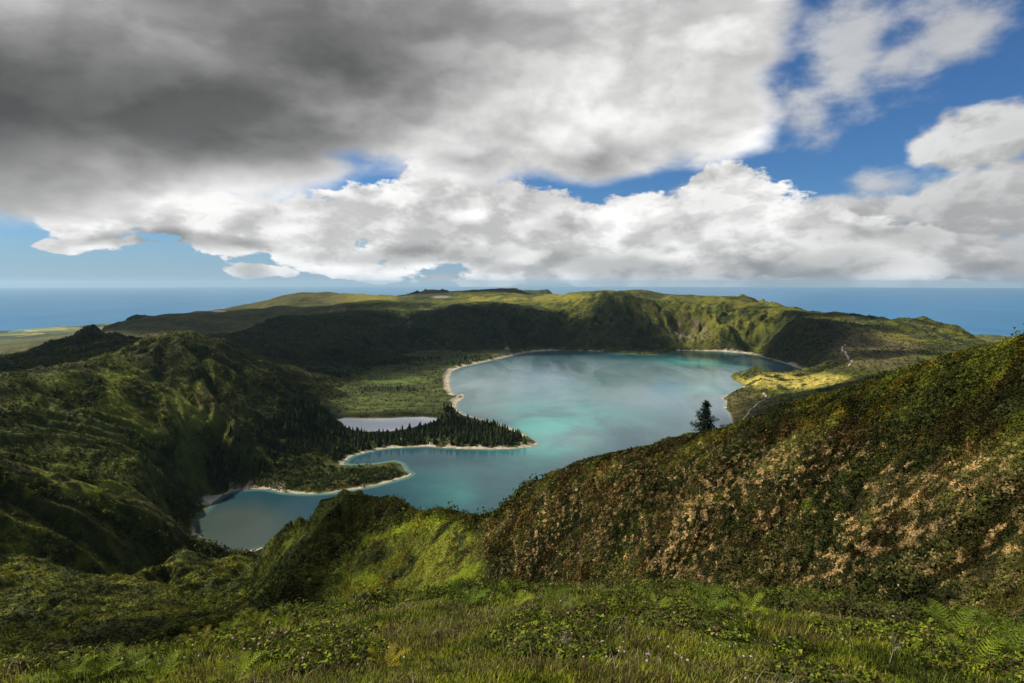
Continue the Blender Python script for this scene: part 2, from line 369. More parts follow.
# shore: low ground rises gently out of the water, the bed falls away
nzs = fbm(X / 9, Y / 9, 91, 3) * 1.6
sd = SD + np.where(np.abs(SD) < 40, nzs, 0)
shore = 0.25 + 0.10 * np.clip(sd, 0, 12) + 0.55 * np.clip(sd - 9, 0, 60)
w = smooth(2, 45, sd)
Z = np.where(sd < 900, np.where(sd > 0, np.maximum(np.minimum(Z, shore * 1.6 + 3 + np.clip(sd - 12, 0, 1e4) * 1.5) * w + shore * (1 - w), np.where(w > .5, .8, .2)), np.maximum(-14, sd * 0.22)), Z)
Z = np.where((SD > 55) & (SD < 900) | (sd > 60) & (SD < 900), np.maximum(Z, 1.5), Z)
# pond
sp = SP + np.where(np.abs(SP) < 20, fbm(X / 6, Y / 6, 92, 2) * 1.5, 0)
Z = np.where(sp < 0, np.maximum(1.0, 2.0 + sp * 0.2) - 0.3, np.where(sp < 12, np.minimum(Z, 2.15 + 0.12 * sp), Z))
FLR = np.zeros_like(Z)
# ---------------------------------------------------------------- what grows where (albedo of the ground, world-fixed)
DZ = Z - EYE
dep = Y * math.cos(TH) - DZ * math.sin(TH); vv = Y * math.sin(TH) + DZ * math.cos(TH)
ok = dep > 0.3
PX = np.where(ok, 512 + FPX * X / np.where(ok, dep, 1), 5000.0); PY = np.where(ok, 341.5 - FPX * vv / np.where(ok, dep, 1), 5000.0)
gxx, gyy = grad(Z); SL = np.hypot(gxx, gyy)
def el(cx, cy, rx, ry, r0, r1, e0=0.55, e1=1.25):
    d = np.hypot((PX - cx) / rx, (PY - cy) / ry)
    return (1 - smooth(e0, e1, d)) * (RR > r0) * (RR < r1)
C = lambda *a: np.array(a, float)
DARK, MID, BRI = C(.022,.029,.007), C(.056,.062,.011), C(.132,.142,.016)
OLV, TAN, ROCK, SAND, FIELD = C(.085,.076,.030), C(.44,.30,.13), C(.15,.12,.09), C(.44,.37,.28), C(.40,.33,.16)
nA = fbm(X / 160, Y / 160, 11, 4); nB = fbm(X / 34, Y / 34, 21, 4); nC = fbm(X / 7, Y / 7, 31, 4); nD = fbm(X / 1.6, Y / 1.6, 41, 3)
nR = np.where(RR > 700, 0.6 * nA + 0.7 * nB, np.where(RR > 120, 0.7 * nB + 0.6 * nC, 0.5 * nC + 0.7 * nD))
LC = np.empty(X.shape + (3,)); LC[:] = MID
def lay(c, m):
    global LC
    m = np.clip(m, 0, 1)[..., None]; LC = LC * (1 - m) + c * m
lay(DARK * 1.2, smooth(-0.1, 0.45, -nR)); lay(BRI, 0.45 * smooth(0.1, 0.6, nR))
lay(OLV, 0.5 * smooth(0.05, 0.45, fbm(X / 60, Y / 60, 51, 4)))
# far side
far_ = (RR > 1300)
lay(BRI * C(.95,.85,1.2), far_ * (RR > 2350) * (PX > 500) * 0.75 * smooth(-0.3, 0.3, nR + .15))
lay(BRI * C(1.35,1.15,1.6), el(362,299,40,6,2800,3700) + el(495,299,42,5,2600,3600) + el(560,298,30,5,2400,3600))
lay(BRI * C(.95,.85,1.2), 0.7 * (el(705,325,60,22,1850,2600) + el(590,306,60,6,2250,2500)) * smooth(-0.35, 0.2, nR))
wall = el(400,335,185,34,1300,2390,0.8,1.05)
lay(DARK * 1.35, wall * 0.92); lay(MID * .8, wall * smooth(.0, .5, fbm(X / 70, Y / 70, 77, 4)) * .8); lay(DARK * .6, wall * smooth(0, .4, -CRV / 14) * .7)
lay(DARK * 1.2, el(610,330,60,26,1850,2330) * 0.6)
lay(ROCK * C(1.1,1.05,.95), el(690,330,22,13,1850,2300) * smooth(0.0, 0.35, fbm(X / 22, Y / 22, 61, 3) + .15) * .8)
lay(C(.15,.10,.08), el(409,323,6,7,1900,2400,.1,1.2) * smooth(.0,.3,nB) * .7)
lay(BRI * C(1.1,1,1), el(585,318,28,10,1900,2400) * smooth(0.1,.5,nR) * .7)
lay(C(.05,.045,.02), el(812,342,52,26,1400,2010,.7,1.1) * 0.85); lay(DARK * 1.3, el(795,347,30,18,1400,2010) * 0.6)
lay(C(.16,.12,.06), el(875,350,45,22,1200,2100) * 0.45)
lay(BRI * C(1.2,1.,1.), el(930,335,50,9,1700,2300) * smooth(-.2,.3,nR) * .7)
# crater floor and fields
floor_ = (Z < 9) * (PX < 560) * (RR > 700) * (RR < 2100) * (SD > 0)
lay(C(.060,.072,.020), floor_ * 0.8); lay(C(.095,.125,.030), el(395,379,38,7,1000,1900,.8,1.05) * .9)
lay(C(.085,.105,.028), (el(400,400,60,5,800,1600) + el(370,409,45,4,800,1600)) * 0.8 * smooth(-.2, .3, nB))
lay(DARK, floor_ * el(385,389,36,3.2,900,1900) + floor_ * 0.7 * smooth(.12, .4, fbm(X / 40, Y / 15, 62, 4)))
lay(C(.12,.12,.04), el(510,353.5,45,4,1500,2300) * .7)
lay(C(.44,.36,.08), el(795,381,62,9,1180,1500,.6,1.2) * .85 * smooth(-.4, .2, nB + .1)); lay(C(.12,.085,.04), el(740,408,40,22,850,1250) * .4)
lay(DARK * 1.7, (RR > 2350) * (PX > 400) * smooth(.02, .35, fbm(X / 120, Y / 120, 75, 5)) * .75)
lay(C(.035,.036,.018), (el(430,292,26,5,3000,4300,.7,1.2) + el(490,292,50,4,3200,4300,.7,1.2) + el(300,300,70,10,2700,3700,.4,1.2) * .6) * .85); lay(C(.10,.075,.04), el(430,291,10,2,3000,4200) * .6)  # shading of the far summits painted in as darker ground colour
# far left rim, coast
lay(OLV * 1.3, far_ * (PX < 345) * (RR > 2300) * 0.5); lay(DARK * 1.5, (PX < 330) * (RR > 2300) * (RR < 4500) * 0.55 * smooth(-.2, .4, fbm(X / 200, Y / 200, 63, 4) + .1))
coast = (RR > 7200) * (Z > SEA - 5) * (Z < SEA + 70); lay(DARK * 1.5, (RR > 6500) * (Z > SEA + 60))
cn = fbm(X / 700, Y / 700, 64, 3)
lay(BRI * .9, coast); lay(DARK * 2, coast * (RR < 9200) * .8); lay(FIELD, coast * 0.95 * smooth(-.15, .1, cn) * el(70,333,75,6.5,7200,14000,.5,1.2)); lay(BRI * 1.3, coast * smooth(0.1, 0.3, cn)); lay(DARK * 1.6, coast * smooth(.05, .2, fbm(X / 900, Y / 900, 65, 3)))
# left hill
lay(C(.075,.092,.015), el(130,420,150,80,400,960,.7,1.1) * 0.7 * smooth(-.4,.2,nR))
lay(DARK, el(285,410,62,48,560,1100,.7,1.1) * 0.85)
lay(BRI * 1.15, (el(40,482,90,18,300,520) + el(150,395,90,40,600,960) * .5) * smooth(-.2, .35, nR))
lay(C(.085,.060,.035), el(180,395,60,20,500,960) * smooth(.1,.4,fbm(X/80,Y/80,66,3)) * .6)
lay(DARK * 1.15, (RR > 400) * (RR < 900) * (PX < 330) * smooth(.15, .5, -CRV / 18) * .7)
# hummocks, knob, green slope
hm = (RR > 170) * (RR < 400) * (PX < 330); lay(DARK, hm * el(245,600,70,40,170,300) * .8); lay(DARK * 1.1, hm * el(70,600,120,60,170,400,.3,1.2) * .5)
lay(BRI * .95, hm * 0.65 * smooth(-.25, .3, nR)); lay(DARK * 1.3, hm * smooth(.05, .5, -nR) * .7)
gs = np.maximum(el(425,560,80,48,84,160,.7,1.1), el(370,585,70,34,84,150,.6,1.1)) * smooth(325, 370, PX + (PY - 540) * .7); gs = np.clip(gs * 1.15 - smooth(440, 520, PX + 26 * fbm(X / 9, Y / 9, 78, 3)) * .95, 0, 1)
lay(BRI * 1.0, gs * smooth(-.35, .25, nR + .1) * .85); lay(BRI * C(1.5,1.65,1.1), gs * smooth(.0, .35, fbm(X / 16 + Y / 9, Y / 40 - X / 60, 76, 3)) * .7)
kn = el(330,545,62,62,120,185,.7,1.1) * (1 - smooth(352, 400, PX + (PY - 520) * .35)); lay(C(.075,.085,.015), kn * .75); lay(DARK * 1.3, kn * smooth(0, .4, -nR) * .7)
# right-hand shoulder: dark heath with dead brown fern
rs = (RR > 13) * (RR < 112) * (PX > 440) * (1 - gs)
lay(C(.026,.030,.008), rs * .85); lay(BRI * .8, rs * smooth(.0, .5, nC * .8 + nD * .6) * .6)
top = smooth(70, 0, PY - np.interp(PX, [500,600,710,850,1000,1100],[522,462,434,388,345,320]))
lay(BRI * .75, rs * top * smooth(-.2, .4, nC + .3 * nD) * .7)
bm = (el(600,540,150,70,13,112,.5,1.2) + el(780,520,230,90,13,112,.5,1.2) + el(960,540,140,110,13,112,.5,1.2))
BRN = rs * np.clip(bm, 0, 1) * smooth(.06, .30, fbm(X / .5, Y / .8, 67, 3) * .85 + fbm(X / 2.2 + Z / 3, Y / 3, 73, 3) * .22 + fbm(X / 11, Y / 11, 74, 2) * .35 - .07)
lay(C(.10,.07,.035), rs * np.clip(bm, 0, 1) * .35 * smooth(-.2, .3, nC))
lay(TAN * .92, BRN * .8)
lay(C(.010,.011,.005), el(905,600,52,24,12,32,.4,1.1) * .95 + el(985,622,45,20,11,24,.4,1.1) * .8)  # shade under the overhang painted in as near-black ground colour
# the lip
lp = smooth(14, 11, RR)
lay(C(.085,.105,.016), lp); lay(C(.10,.07,.04), lp * smooth(.1, .4, fbm(X / 1.3, Y / 1.3, 68, 3)) * .7)
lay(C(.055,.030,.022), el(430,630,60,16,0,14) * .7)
# rock and sand by the water
lay(ROCK * .75, (sd > -3) * (sd < 2.2) * (RR < 2500) * .8 * smooth(-.3,.2,nB))
SW = np.zeros_like(Z)
mm = (SD > -12) & (SD < 60)
for pts, wd in BEACH:
    d = seg_dist(X[mm], Y[mm], pts)
    q = smooth(wd * 1.15, wd * .85, d + (fbm(X[mm] / 22, Y[mm] / 22, 69, 3)) * wd * 1.1); SW[mm] = np.maximum(SW[mm], q)
lay(SAND * (1 + .25 * nC[..., None] - .1), SW * (sd < 40) * smooth(4.5, 3, Z))
lay(C(.40,.35,.28), smooth(6, 1.5, np.abs(sp)) * .9); lay(C(.30,.25,.20), el(352,420.5,14,2.6,600,1200) * .9)
lay(C(.30,.28,.22), el(507,348.5,2.5,1.6,1700,2300)); lay(C(.35,.30,.22), el(219,311.3,8,1.1,2900,3700) + el(441,297,10,1.5,2900,4000) * .6)
# ---------------------------------------------------------------- ground mesh
nr, na = Z.shape
V = np.stack([X, Y, Z], -1).reshape(-1, 3)
idx = np.arange(nr * na).reshape(nr, na)
F = np.stack([idx[:-1, :-1], idx[:-1, 1:], idx[1:, 1:], idx[1:, :-1]], -1).reshape(-1, 4)
V = np.vstack([V, [[0, 0, Z[0].mean()]]]); cc = len(V) - 1
F = np.vstack([F, np.stack([np.full(na - 1, cc), idx[0, 1:], idx[0, :-1], idx[0, :-1]], -1)[:0]])
m, n_ = mat_('ground')
at = n_.new('ShaderNodeAttribute', attribute_name='col').outputs[0]
geo = n_.new('ShaderNodeNewGeometry'); pos = geo.outputs['Position']
k1 = n_.noise(pos, 0.045, 8, .62); k2 = n_.noise(pos, 1.3, 5, .6)
f = n_.m('ADD', n_.m('MULTIPLY', k1, .6), n_.m('MULTIPLY', k2, .4))
c = n_.mix(1.0, at, n_.mix(n_.ss(.3, .7, f), (.5, .5, .45, 1), (1.5, 1.5, 1.45, 1)), 'MULTIPLY')
p = n_.new('ShaderNodeBsdfPrincipled'); n_.put(p.inputs['Base Color'], c); p.inputs['Roughness'].default_value = .95; p.inputs['Specular IOR Level'].default_value = .1
bp = n_.new('ShaderNodeBump'); bp.inputs['Strength'].default_value = .6; bp.inputs['Distance'].default_value = 2.5
n_.put(bp.inputs['Height'], n_.noise(pos, .12, 9, .65)); n_.put(p.inputs['Normal'], bp.outputs[0])
o_ = n_.new('ShaderNodeOutputMaterial'); n_.put(o_.inputs[0], p.outputs[0])
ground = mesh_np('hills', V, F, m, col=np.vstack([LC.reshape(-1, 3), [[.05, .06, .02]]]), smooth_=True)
tag(ground, 'green volcanic hills and crater rim around the lake', 'hills', kind='structure')
print('ground', round(time.time() - T0, 1))

def ground_at(x, y, grid=None):
    return bil(Z if grid is None else grid, LR, AZ, np.log(np.maximum(np.hypot(x, y), R[0] * 1.01)), np.arctan2(x, y))
def col_at(x, y):
    iy = np.clip(np.searchsorted(LR, np.log(np.hypot(x, y))), 0, nr - 1); ix = np.clip(np.searchsorted(AZ, np.arctan2(x, y)), 0, na - 1)
    return LC[iy, ix]
def pix_ground(px, py, rmin=1.0, rmax=3000.):
    """first ground point seen along a line of sight"""
    az, t = (float(q) for q in ray(px, py))
    rr = np.exp(np.arange(math.log(rmin), math.log(rmax), .002)); z = ground_at(rr * math.sin(az), rr * math.cos(az))
    k = np.where((z - EYE) / rr >= t)[0]; r = rr[k[0]] if len(k) else rmax
    return r * math.sin(az), r * math.cos(az), float(ground_at(np.array([r * math.sin(az)]), np.array([r * math.cos(az)]))[0])

# ---------------------------------------------------------------- water
def grid_mesh(name, xs, ys, z, keep, mat, extra):
    GX, GY = np.meshgrid(xs, ys); k = keep(GX, GY)
    id_ = np.arange(GX.size).reshape(GX.shape); q = k[:-1, :-1] & k[1:, :-1] & k[:-1, 1:] & k[1:, 1:]
    F = np.stack([id_[:-1, :-1], id_[:-1, 1:], id_[1:, 1:], id_[1:, :-1]], -1)[q]
    u, inv = np.unique(F, return_inverse=True); F = inv.reshape(F.shape)
    GXf, GYf = GX.ravel()[u], GY.ravel()[u]
    return mesh_np(name, np.stack([GXf, GYf, np.full(len(u), z)], -1), F, mat, smooth_=True, extra=extra(GXf, GYf))
lx = [p[0] for p in LAKE]; ly = [p[1] for p in LAKE]
def water_mat(name, wave, wstr, rough):
    m, n = mat_(name); pos = n.new('ShaderNodeNewGeometry').outputs['Position']
    p = n.new('ShaderNodeBsdfPrincipled'); p.inputs['Roughness'].default_value = rough; p.inputs['IOR'].default_value = 1.33
    b = n.new('ShaderNodeBump'); b.inputs['Strength'].default_value = wstr; b.inputs['Distance'].default_value = .3
    n.put(b.inputs['Height'], n.noise(pos, wave, 4, .55)); n.put(p.inputs['Normal'], b.outputs[0])
    o = n.new('ShaderNodeOutputMaterial'); n.put(o.inputs[0], p.outputs[0])
    return m, n, p, pos
m, n_, p, pos = water_mat('lake_water', .55, .22, .12)
dp = n_.new('ShaderNodeAttribute', attribute_name='shore').outputs['Fac']
tq = n_.new('ShaderNodeAttribute', attribute_name='turq').outputs['Fac']
mud = n_.new('ShaderNodeAttribute', attribute_name='mud').outputs['Fac']
drift = n_.noise(n_.v('MULTIPLY', pos, (1, .55, 1)), .006, 5, .55, .6)
c = n_.mix(n_.ss(.35, .7, drift), (.022, .066, .088, 1), (.045, .10, .115, 1))
c = n_.mix(n_.m('MULTIPLY', tq, n_.ss(.25, .75, n_.noise(pos, .009, 5, .6, .5)), clamp=True), c, (.05, .34, .29, 1))  # turquoise areas: shallows, with sunlit patches painted into the colour too
c = n_.mix(n_.m('MULTIPLY', n_.new('ShaderNodeAttribute', attribute_name='sheen').outputs['Fac'], n_.ss(.2, .7, n_.noise(n_.v('MULTIPLY', pos, (1, .4, 1)), .005, 6, .6, .4)), clamp=True), c, (.17, .25, .27, 1))  # silver reflection painted into the water colour as pale areas
c = n_.mix(n_.new('ShaderNodeAttribute', attribute_name='deep').outputs['Fac'], c, (.006, .042, .062, 1))
c = n_.mix(n_.ss(9, 1, dp), c, (.10, .19, .15, 1)); c = n_.mix(n_.m('MULTIPLY', mud, n_.ss(.25, .7, n_.noise(n_.v('MULTIPLY', pos, (1, .6, 1)), .02, 5, .6, 1.0), .75, 1.)), c, (.050, .066, .056, 1))
n_.put(p.inputs['Base Color'], c); n_.put(p.inputs['Roughness'], n_.ss(.4, .6, n_.noise(n_.v('MULTIPLY', pos, (1, .35, 1)), .008, 6, .6, .8), .05, .22))
def lake_attr(x, y):
    sd_ = np.abs(seg_dist(x, y, LAKE + [LAKE[0]]))
    dz = -EYE; d_ = y * math.cos(TH) - dz * math.sin(TH); v_ = y * math.sin(TH) + dz * math.cos(TH)
    qx = 512 + FPX * x / d_; qy = 341.5 - FPX * v_ / d_
    t = 0
    for cx, cy, rx, ry, s in ((560,420,70,26,.9),(540,445,40,14,.9),(590,395,90,18,.45),(480,500,60,18,.6),(520,480,60,22,.5),(700,385,45,12,.7),(715,360,70,7,1.0),(640,352,60,4,.8),(690,358,60,6,.6),(430,480,60,14,.35)):
        t = t + s * np.exp(-((qx - cx) / rx) ** 2 - ((qy - cy) / ry) ** 2)
    mu = 1.5 * np.exp(-((qx - 225) / 60) ** 2 - ((qy - 540) / 26) ** 2) + .6 * np.exp(-((qx - 245) / 40) ** 2 - ((qy - 515) / 14) ** 2) + .5*np.exp(-((qx - 460) / 12) ** 2 - ((qy - 397) / 6) ** 2)
    mk = 0
    for cx, cy, rx, ry, s in ((590,378,130,22,1.),(500,385,50,25,.7),(650,400,80,18,.8),(580,440,70,12,.4),(420,470,60,5,.5),(720,375,40,14,.6)):
        mk = mk + s * np.exp(-((qx - cx) / rx) ** 2 - ((qy - cy) / ry) ** 2)
    dpw = np.clip(.8 * smooth(430, 475, qy) * (1 - .55 * np.clip(t * 1.3, 0, 1)) + .9 * np.exp(-((qx - 680) / 120) ** 2 - ((qy - 356) / 4) ** 2), 0, .85)
    return {'deep': dpw, 'sheen': np.clip(mk, 0, 1), 'shore': sd_, 'turq': np.clip(t, 0, 1), 'mud': np.clip(mu, 0, 1)}
lake = grid_mesh('lake', np.arange(min(lx) - 20, max(lx) + 20, 7.), np.arange(min(ly) - 20, max(ly) + 20, 7.), 0.0,
    lambda a, b: (seg_dist(a, b, LAKE + [LAKE[0]]) < 24) | inside(a, b, LAKE), m, lake_attr)
tag(lake, 'turquoise and silver crater lake', 'lake', kind='structure')
m, n_, p, pos = water_mat('pond_water', 1.0, .12, .08)
p.inputs['Base Color'].default_value = (.85, .84, .79, 1); p.inputs['Specular IOR Level'].default_value = .12; p.inputs['Roughness'].default_value = .4
pond = grid_mesh('pond', np.arange(min(q[0] for q in POND) - 6, max(q[0] for q in POND) + 6, 2.), np.arange(min(q[1] for q in POND) - 6, max(q[1] for q in POND) + 6, 2.), 2.0,
    lambda a, b: (seg_dist(a, b, POND + [POND[0]]) < 4) | inside(a, b, POND), m, lambda a, b: {})
tag(pond, 'pale shallow pond behind the wooded spit', 'pond', kind='structure')
m, n_, p, pos = water_mat('sea_water', .05, .5, .35); p.inputs['Specular IOR Level'].default_value = .2
c = n_.mix(n_.ss(.4, .62, n_.noise(n_.v('MULTIPLY', pos, (1, .25, 1)), .0009, 5, .6)), (.004, .115, .26, 1), (.006, .15, .33, 1)); n_.put(p.inputs['Base Color'], c)
ang = np.linspace(0, 2 * math.pi, 97)[:-1]; rad = [0, 4000, 9000, 20000, 45000, 100000]
V = [[0, 0, SEA]] + [[r * math.cos(a), r * math.sin(a), SEA] for r in rad[1:] for a in ang]
F = []
for k in range(len(rad) - 2):
    for i in range(96):
        a = 1 + k * 96 + i; b = 1 + k * 96 + (i + 1) % 96; F.append([a, b, b + 96, a + 96])
sea = mesh_np('sea', np.array(V)[1:], np.array(F) - 1, m)
tag(sea, 'deep blue ocean beyond the crater rim', 'sea', kind='structure')

# footpaths draped on the ground
m, n_ = mat_('trodden_path'); p = n_.new('ShaderNodeBsdfPrincipled'); pos = n_.new('ShaderNodeNewGeometry').outputs['Position']
n_.put(p.inputs['Base Color'], n_.mix(n_.noise(pos, .3, 4), (.34, .28, .20, 1), (.52, .44, .33, 1))); p.inputs['Roughness'].default_value = .95
o_ = n_.new('ShaderNodeOutputMaterial'); n_.put(o_.inputs[0], p.outputs[0])
def path(pts, w, label):
    W = [pix_ground(a, b, 500, 2600)[:2] for a, b in pts]; out = []
    for (a, b) in zip(W[:-1], W[1:]):
        k = max(2, int(math.dist(a, b) / 6))
        for i in range(k): out.append((a[0] + (b[0]-a[0])*i/k, a[1] + (b[1]-a[1])*i/k))
    q = np.array(out + [W[-1]]); q += np.stack([fbm(q[:,0]/25, q[:,1]/25, 81, 2), fbm(q[:,0]/25, q[:,1]/25, 82, 2)], -1) * 3
    tn = np.gradient(q, axis=0); tn /= np.linalg.norm(tn, axis=1)[:, None] + 1e-9; nn = np.stack([-tn[:, 1], tn[:, 0]], -1)
    rows = []
    for s in (-1, -.5, 0, .5, 1):
        e = q + nn * (w * s * (1 + .3 * np.sin(np.arange(len(q)) * .9)))[:, None]
        rows.append(np.c_[e, ground_at(e[:, 0], e[:, 1]) + .45 - .25 * abs(s)])
    V = np.stack(rows, 1).reshape(-1, 3); id_ = np.arange(len(V)).reshape(-1, 5)
    F = np.stack([id_[:-1, :-1], id_[:-1, 1:], id_[1:, 1:], id_[1:, :-1]], -1).reshape(-1, 4)
    tag(mesh_np('path', V, F, m, smooth_=True), label, 'path', kind='structure')
path([(845,345),(842,350),(846,354),(849,358),(851,362),(849,367)], 2.2, 'pale path winding down the dark hill')
path([(764,393),(767,397),(770,397.5),(759,402),(752,409),(744,418),(737,426)], 1.5, 'pale path down the headland towards the lake')
# ---------------------------------------------------------------- sky
w = bpy.data.worlds.new('World'); scene.world = w; w.use_nodes = True
S = NT(w.node_tree)
tc_ = S.new('ShaderNodeTexCoord').outputs['Generated']
sx = S.new('ShaderNodeSeparateXYZ'); S.put(sx.inputs[0], tc_); dx, dy, dz = sx.outputs
az = S.m('ARCTAN2', dx, dy); elv = S.m('ARCSINE', dz)
sky = S.new('ShaderNodeTexSky', sky_type='NISHITA'); sky.sun_disc = False
sky.sun_elevation = SUN_EL; sky.sun_rotation = SUN_AZ; sky.altitude = 600; sky.air_density = 1.0; sky.dust_density = .6; sky.ozone_density = 2.2
cb = S.new('ShaderNodeCombineXYZ'); S.put(cb.inputs[0], az); S.put(cb.inputs[1], elv); pc = cb.outputs[0]
base = S.v('MULTIPLY', tc_, (1, 1, 1.9))
wn = S.noise(base, 3.2, 5, .55, col=True)
warp = S.v('SCALE', S.v('SUBTRACT', wn, (.5, .5, .5)), scale=.20)
def pe(px, py):
    a, t = ray(px, py); return float(a), math.atan(float(t))
warp2 = S.v('MULTIPLY', warp, (.75, .45, 0)); pcw = S.v('ADD', pc, warp2)
def blobs(lst, p=None, sm=.25):
    """union of soft ellipses given as (column, row, half width, half height, gain) turned into sky directions"""
    out = None
    for q in lst:
        cx, cy, rx, ry = q[:4]; g = q[4] if len(q) > 4 else 1.0
        a, e = pe(cx, cy); a2, _ = pe(cx + rx, cy); a0, _ = pe(cx - rx, cy); _, e2 = pe(cx, cy - ry); _, e0 = pe(cx, cy + ry)
        ra, re = (a2 - a0) / 2, (e2 - e0) / 2
        d = S.v('LENGTH', S.v('MULTIPLY', S.v('SUBTRACT', p or pcw, (a, e, 0)), (1 / ra, 1 / re, 0)))
        f = S.m('MULTIPLY_ADD', d, -g, g)
        if out is None: out = f
        else:
            n = S.new('ShaderNodeMath', operation='SMOOTH_MAX'); S.put(n.inputs[0], out); S.put(n.inputs[1], f); n.inputs[2].default_value = sm; out = n.outputs[0]
    return out
Ldir = (-.018, -.004, .030)
def shade(scale, detail, rough, vec=base, off=0.0, k=1.0):
    v = S.v('ADD', vec, (off, off * 1.7, -off)) if off else vec
    a = S.noise(v, scale, detail, rough, .15); b = S.noise(S.v('ADD', v, tuple(q * k for q in Ldir)), scale, detail, rough, .15)
    return a, S.m('SUBTRACT', a, b)
def grey(v, warm=.0):
    c = S.new('ShaderNodeCombineColor'); S.put(c.inputs[0], S.m('MULTIPLY', v, 1 + warm)); S.put(c.inputs[1], v); S.put(c.inputs[2], S.m('MULTIPLY', v, 1 - warm)); return c.outputs[0]
# clear sky: Nishita with the pale band that lies over the sea
col = S.mix(1.0, sky.outputs[0], (.36, .64, .93, 1), 'MULTIPLY')
col = S.mix(S.ss(.12, -.01, elv, 0, .75), col, (3.6, 4.9, 6.3, 1))
# thin high wisps, upper right
n1 = S.noise(base, 5.0, 10, .60, .1)
e1 = blobs([(855,45,55,80,1.0),(965,30,85,70,1.1),(905,60,40,30,.9),(790,120,60,40,.6),(690,205,60,20,.8),(870,190,60,18,.8)], sm=.3)
a1 = S.ss(-.12, .75, S.m('ADD', e1, S.m('MULTIPLY_ADD', n1, 3.4, -1.75)))
col = S.mix(S.m('MULTIPLY', a1, .85), col, grey(S.lin(.3, .7, n1, 4.6, 7.6)))
# pale clouds at right and behind the cumulus
nB_, dB = shade(6.5, 9, .56, off=3.1)
e2 = blobs([(960,140,95,34,1.2),(1000,200,150,55,1.3),(880,215,90,26,1.1),(720,250,260,34,1.4),(960,255,170,36,1.4),(560,262,110,16,1.0),(440,272,50,7,.7),(980,298,90,5,.7)], sm=.3)
d2 = S.m('ADD', e2, S.m('MULTIPLY_ADD', nB_, 3.0, -1.62)); a2 = S.ss(-.10, .35, d2)
g2 = S.m('MULTIPLY', S.lin(.01, .18, elv, 4.4, 6.9), S.m('MULTIPLY', S.ss(-.08, .07, dB, .75, 1.15), S.ss(.3, .75, nB_, 1.08, .82)))
col = S.mix(a2, col, grey(g2))
# the bank of cumulus along the horizon
nC_, dC = shade(11.0, 12, .59, off=7.7)
e3 = blobs([(100,222,60,24,1.1),(60,248,38,8,.9),(200,226,90,30,1.4),(300,228,110,34,1.5),(420,222,80,44,1.4),(520,232,90,48,1.5),(480,205,50,30,1.1),(600,240,90,42,1.5),(720,225,80,48,1.5),(700,195,34,18,1.),(640,225,60,32,1.2),(800,240,90,38,1.3),(900,255,130,28,1.3),(355,262,42,12,1.2),(268,271,36,8,1.1),(500,272,70,11,.8),(150,250,80,6,.5),(600,275,90,9,.9),(720,280,170,11,1.1),(560,281,90,7,.9),(930,284,110,8,.8),(860,280,90,6,.7)], sm=.22)
d3 = S.m('ADD', e3, S.m('MULTIPLY_ADD', nC_, 2.3, -1.15)); a3 = S.ss(-.02, .16, d3)
lowb = S.ss(-.15, .75, blobs([(180,246,170,11,1.),(420,250,150,12,1.),(620,264,140,18,1.),(800,262,170,22,1.),(900,238,110,20,.9),(1000,262,120,22,.9),(560,228,40,14,.5),(470,248,60,8,.6)], sm=.25))
g3 = S.lin(0, 1, lowb, 9.1, 5.0)
_, dC2 = shade(5.5, 5, .5, off=7.7, k=1.6)
g3 = S.m('MULTIPLY', g3, S.ss(-.085, .07, dC, .84, 1.06)); g3 = S.m('MULTIPLY', g3, S.ss(-.09, .07, dC2, .74, 1.10))
g3 = S.m('MULTIPLY', g3, S.ss(.25, .8, S.noise(base, 4.5, 6, .55), 1.12, .80))
col = S.mix(a3, col, grey(g3, .01))
# the big grey cloud overhead
nD_, dD = shade(3.0, 9, .50, off=11.3, k=2.2)
e4 = blobs([(290,165,60,22,.9),(-40,60,330,150,1.8),(250,60,330,130,1.8),(150,130,260,80,1.4),(480,70,260,120,1.6),(640,60,150,95,1.3),(700,120,90,55,1.0),(600,150,75,45,.8),(730,110,70,40,.8),(120,160,240,50,1.0),(430,140,150,36,.9),(360,-300,900,330,2.),(30,190,60,22,.5)], sm=.3)
d4 = S.m('ADD', e4, S.m('MULTIPLY_ADD', nD_, 1.9, -.92)); a4 = S.ss(-.05, .30, d4)
dk = S.ss(-.05, 1.05, blobs([(-60,95,360,150,1.25),(180,110,330,95,1.2),(330,60,260,100,.9),(150,-40,460,100,.9),(430,30,240,80,.55),(600,165,60,26,.45),(470,165,70,20,.4)], p=S.v('ADD', pc, S.v('SCALE', warp2, scale=.9)), sm=.5))
g4 = S.m('POWER', 2.718, S.lin(0, 1, dk, 2.10, .30))
g4 = S.m('MULTIPLY', g4, S.ss(-.07, .07, dD, .78, 1.20))
g4 = S.m('MULTIPLY', g4, S.ss(.25, .75, nD_, 1.12, .80))
g4 = S.m('MULTIPLY', g4, S.ss(.28, .72, nB_, .88, 1.08)); g4 = S.m('MULTIPLY', g4, S.ss(-.07, .07, dB, .95, 1.04))
g4 = S.m('MULTIPLY_ADD', S.m('MULTIPLY', S.ss(.45, 0., d4), S.ss(.9, .2, dk)), .9, g4)
col = S.mix(a4, col, grey(g4, .008))
# overcast over and behind the look-out, below the horizon plain
col = S.mix(S.ss(.55, .85, elv, 0, .75), col, grey(S.lin(.3, .7, nD_, 2.2, 4.5)))
bg = S.new('ShaderNodeBackground'); S.put(bg.inputs[0], col); bg.inputs[1].default_value = .079
o_ = S.new('ShaderNodeOutputWorld'); S.put(o_.inputs[0], bg.outputs[0])
w.cycles.sampling_method = 'MANUAL'; w.cycles.sample_map_resolution = 512

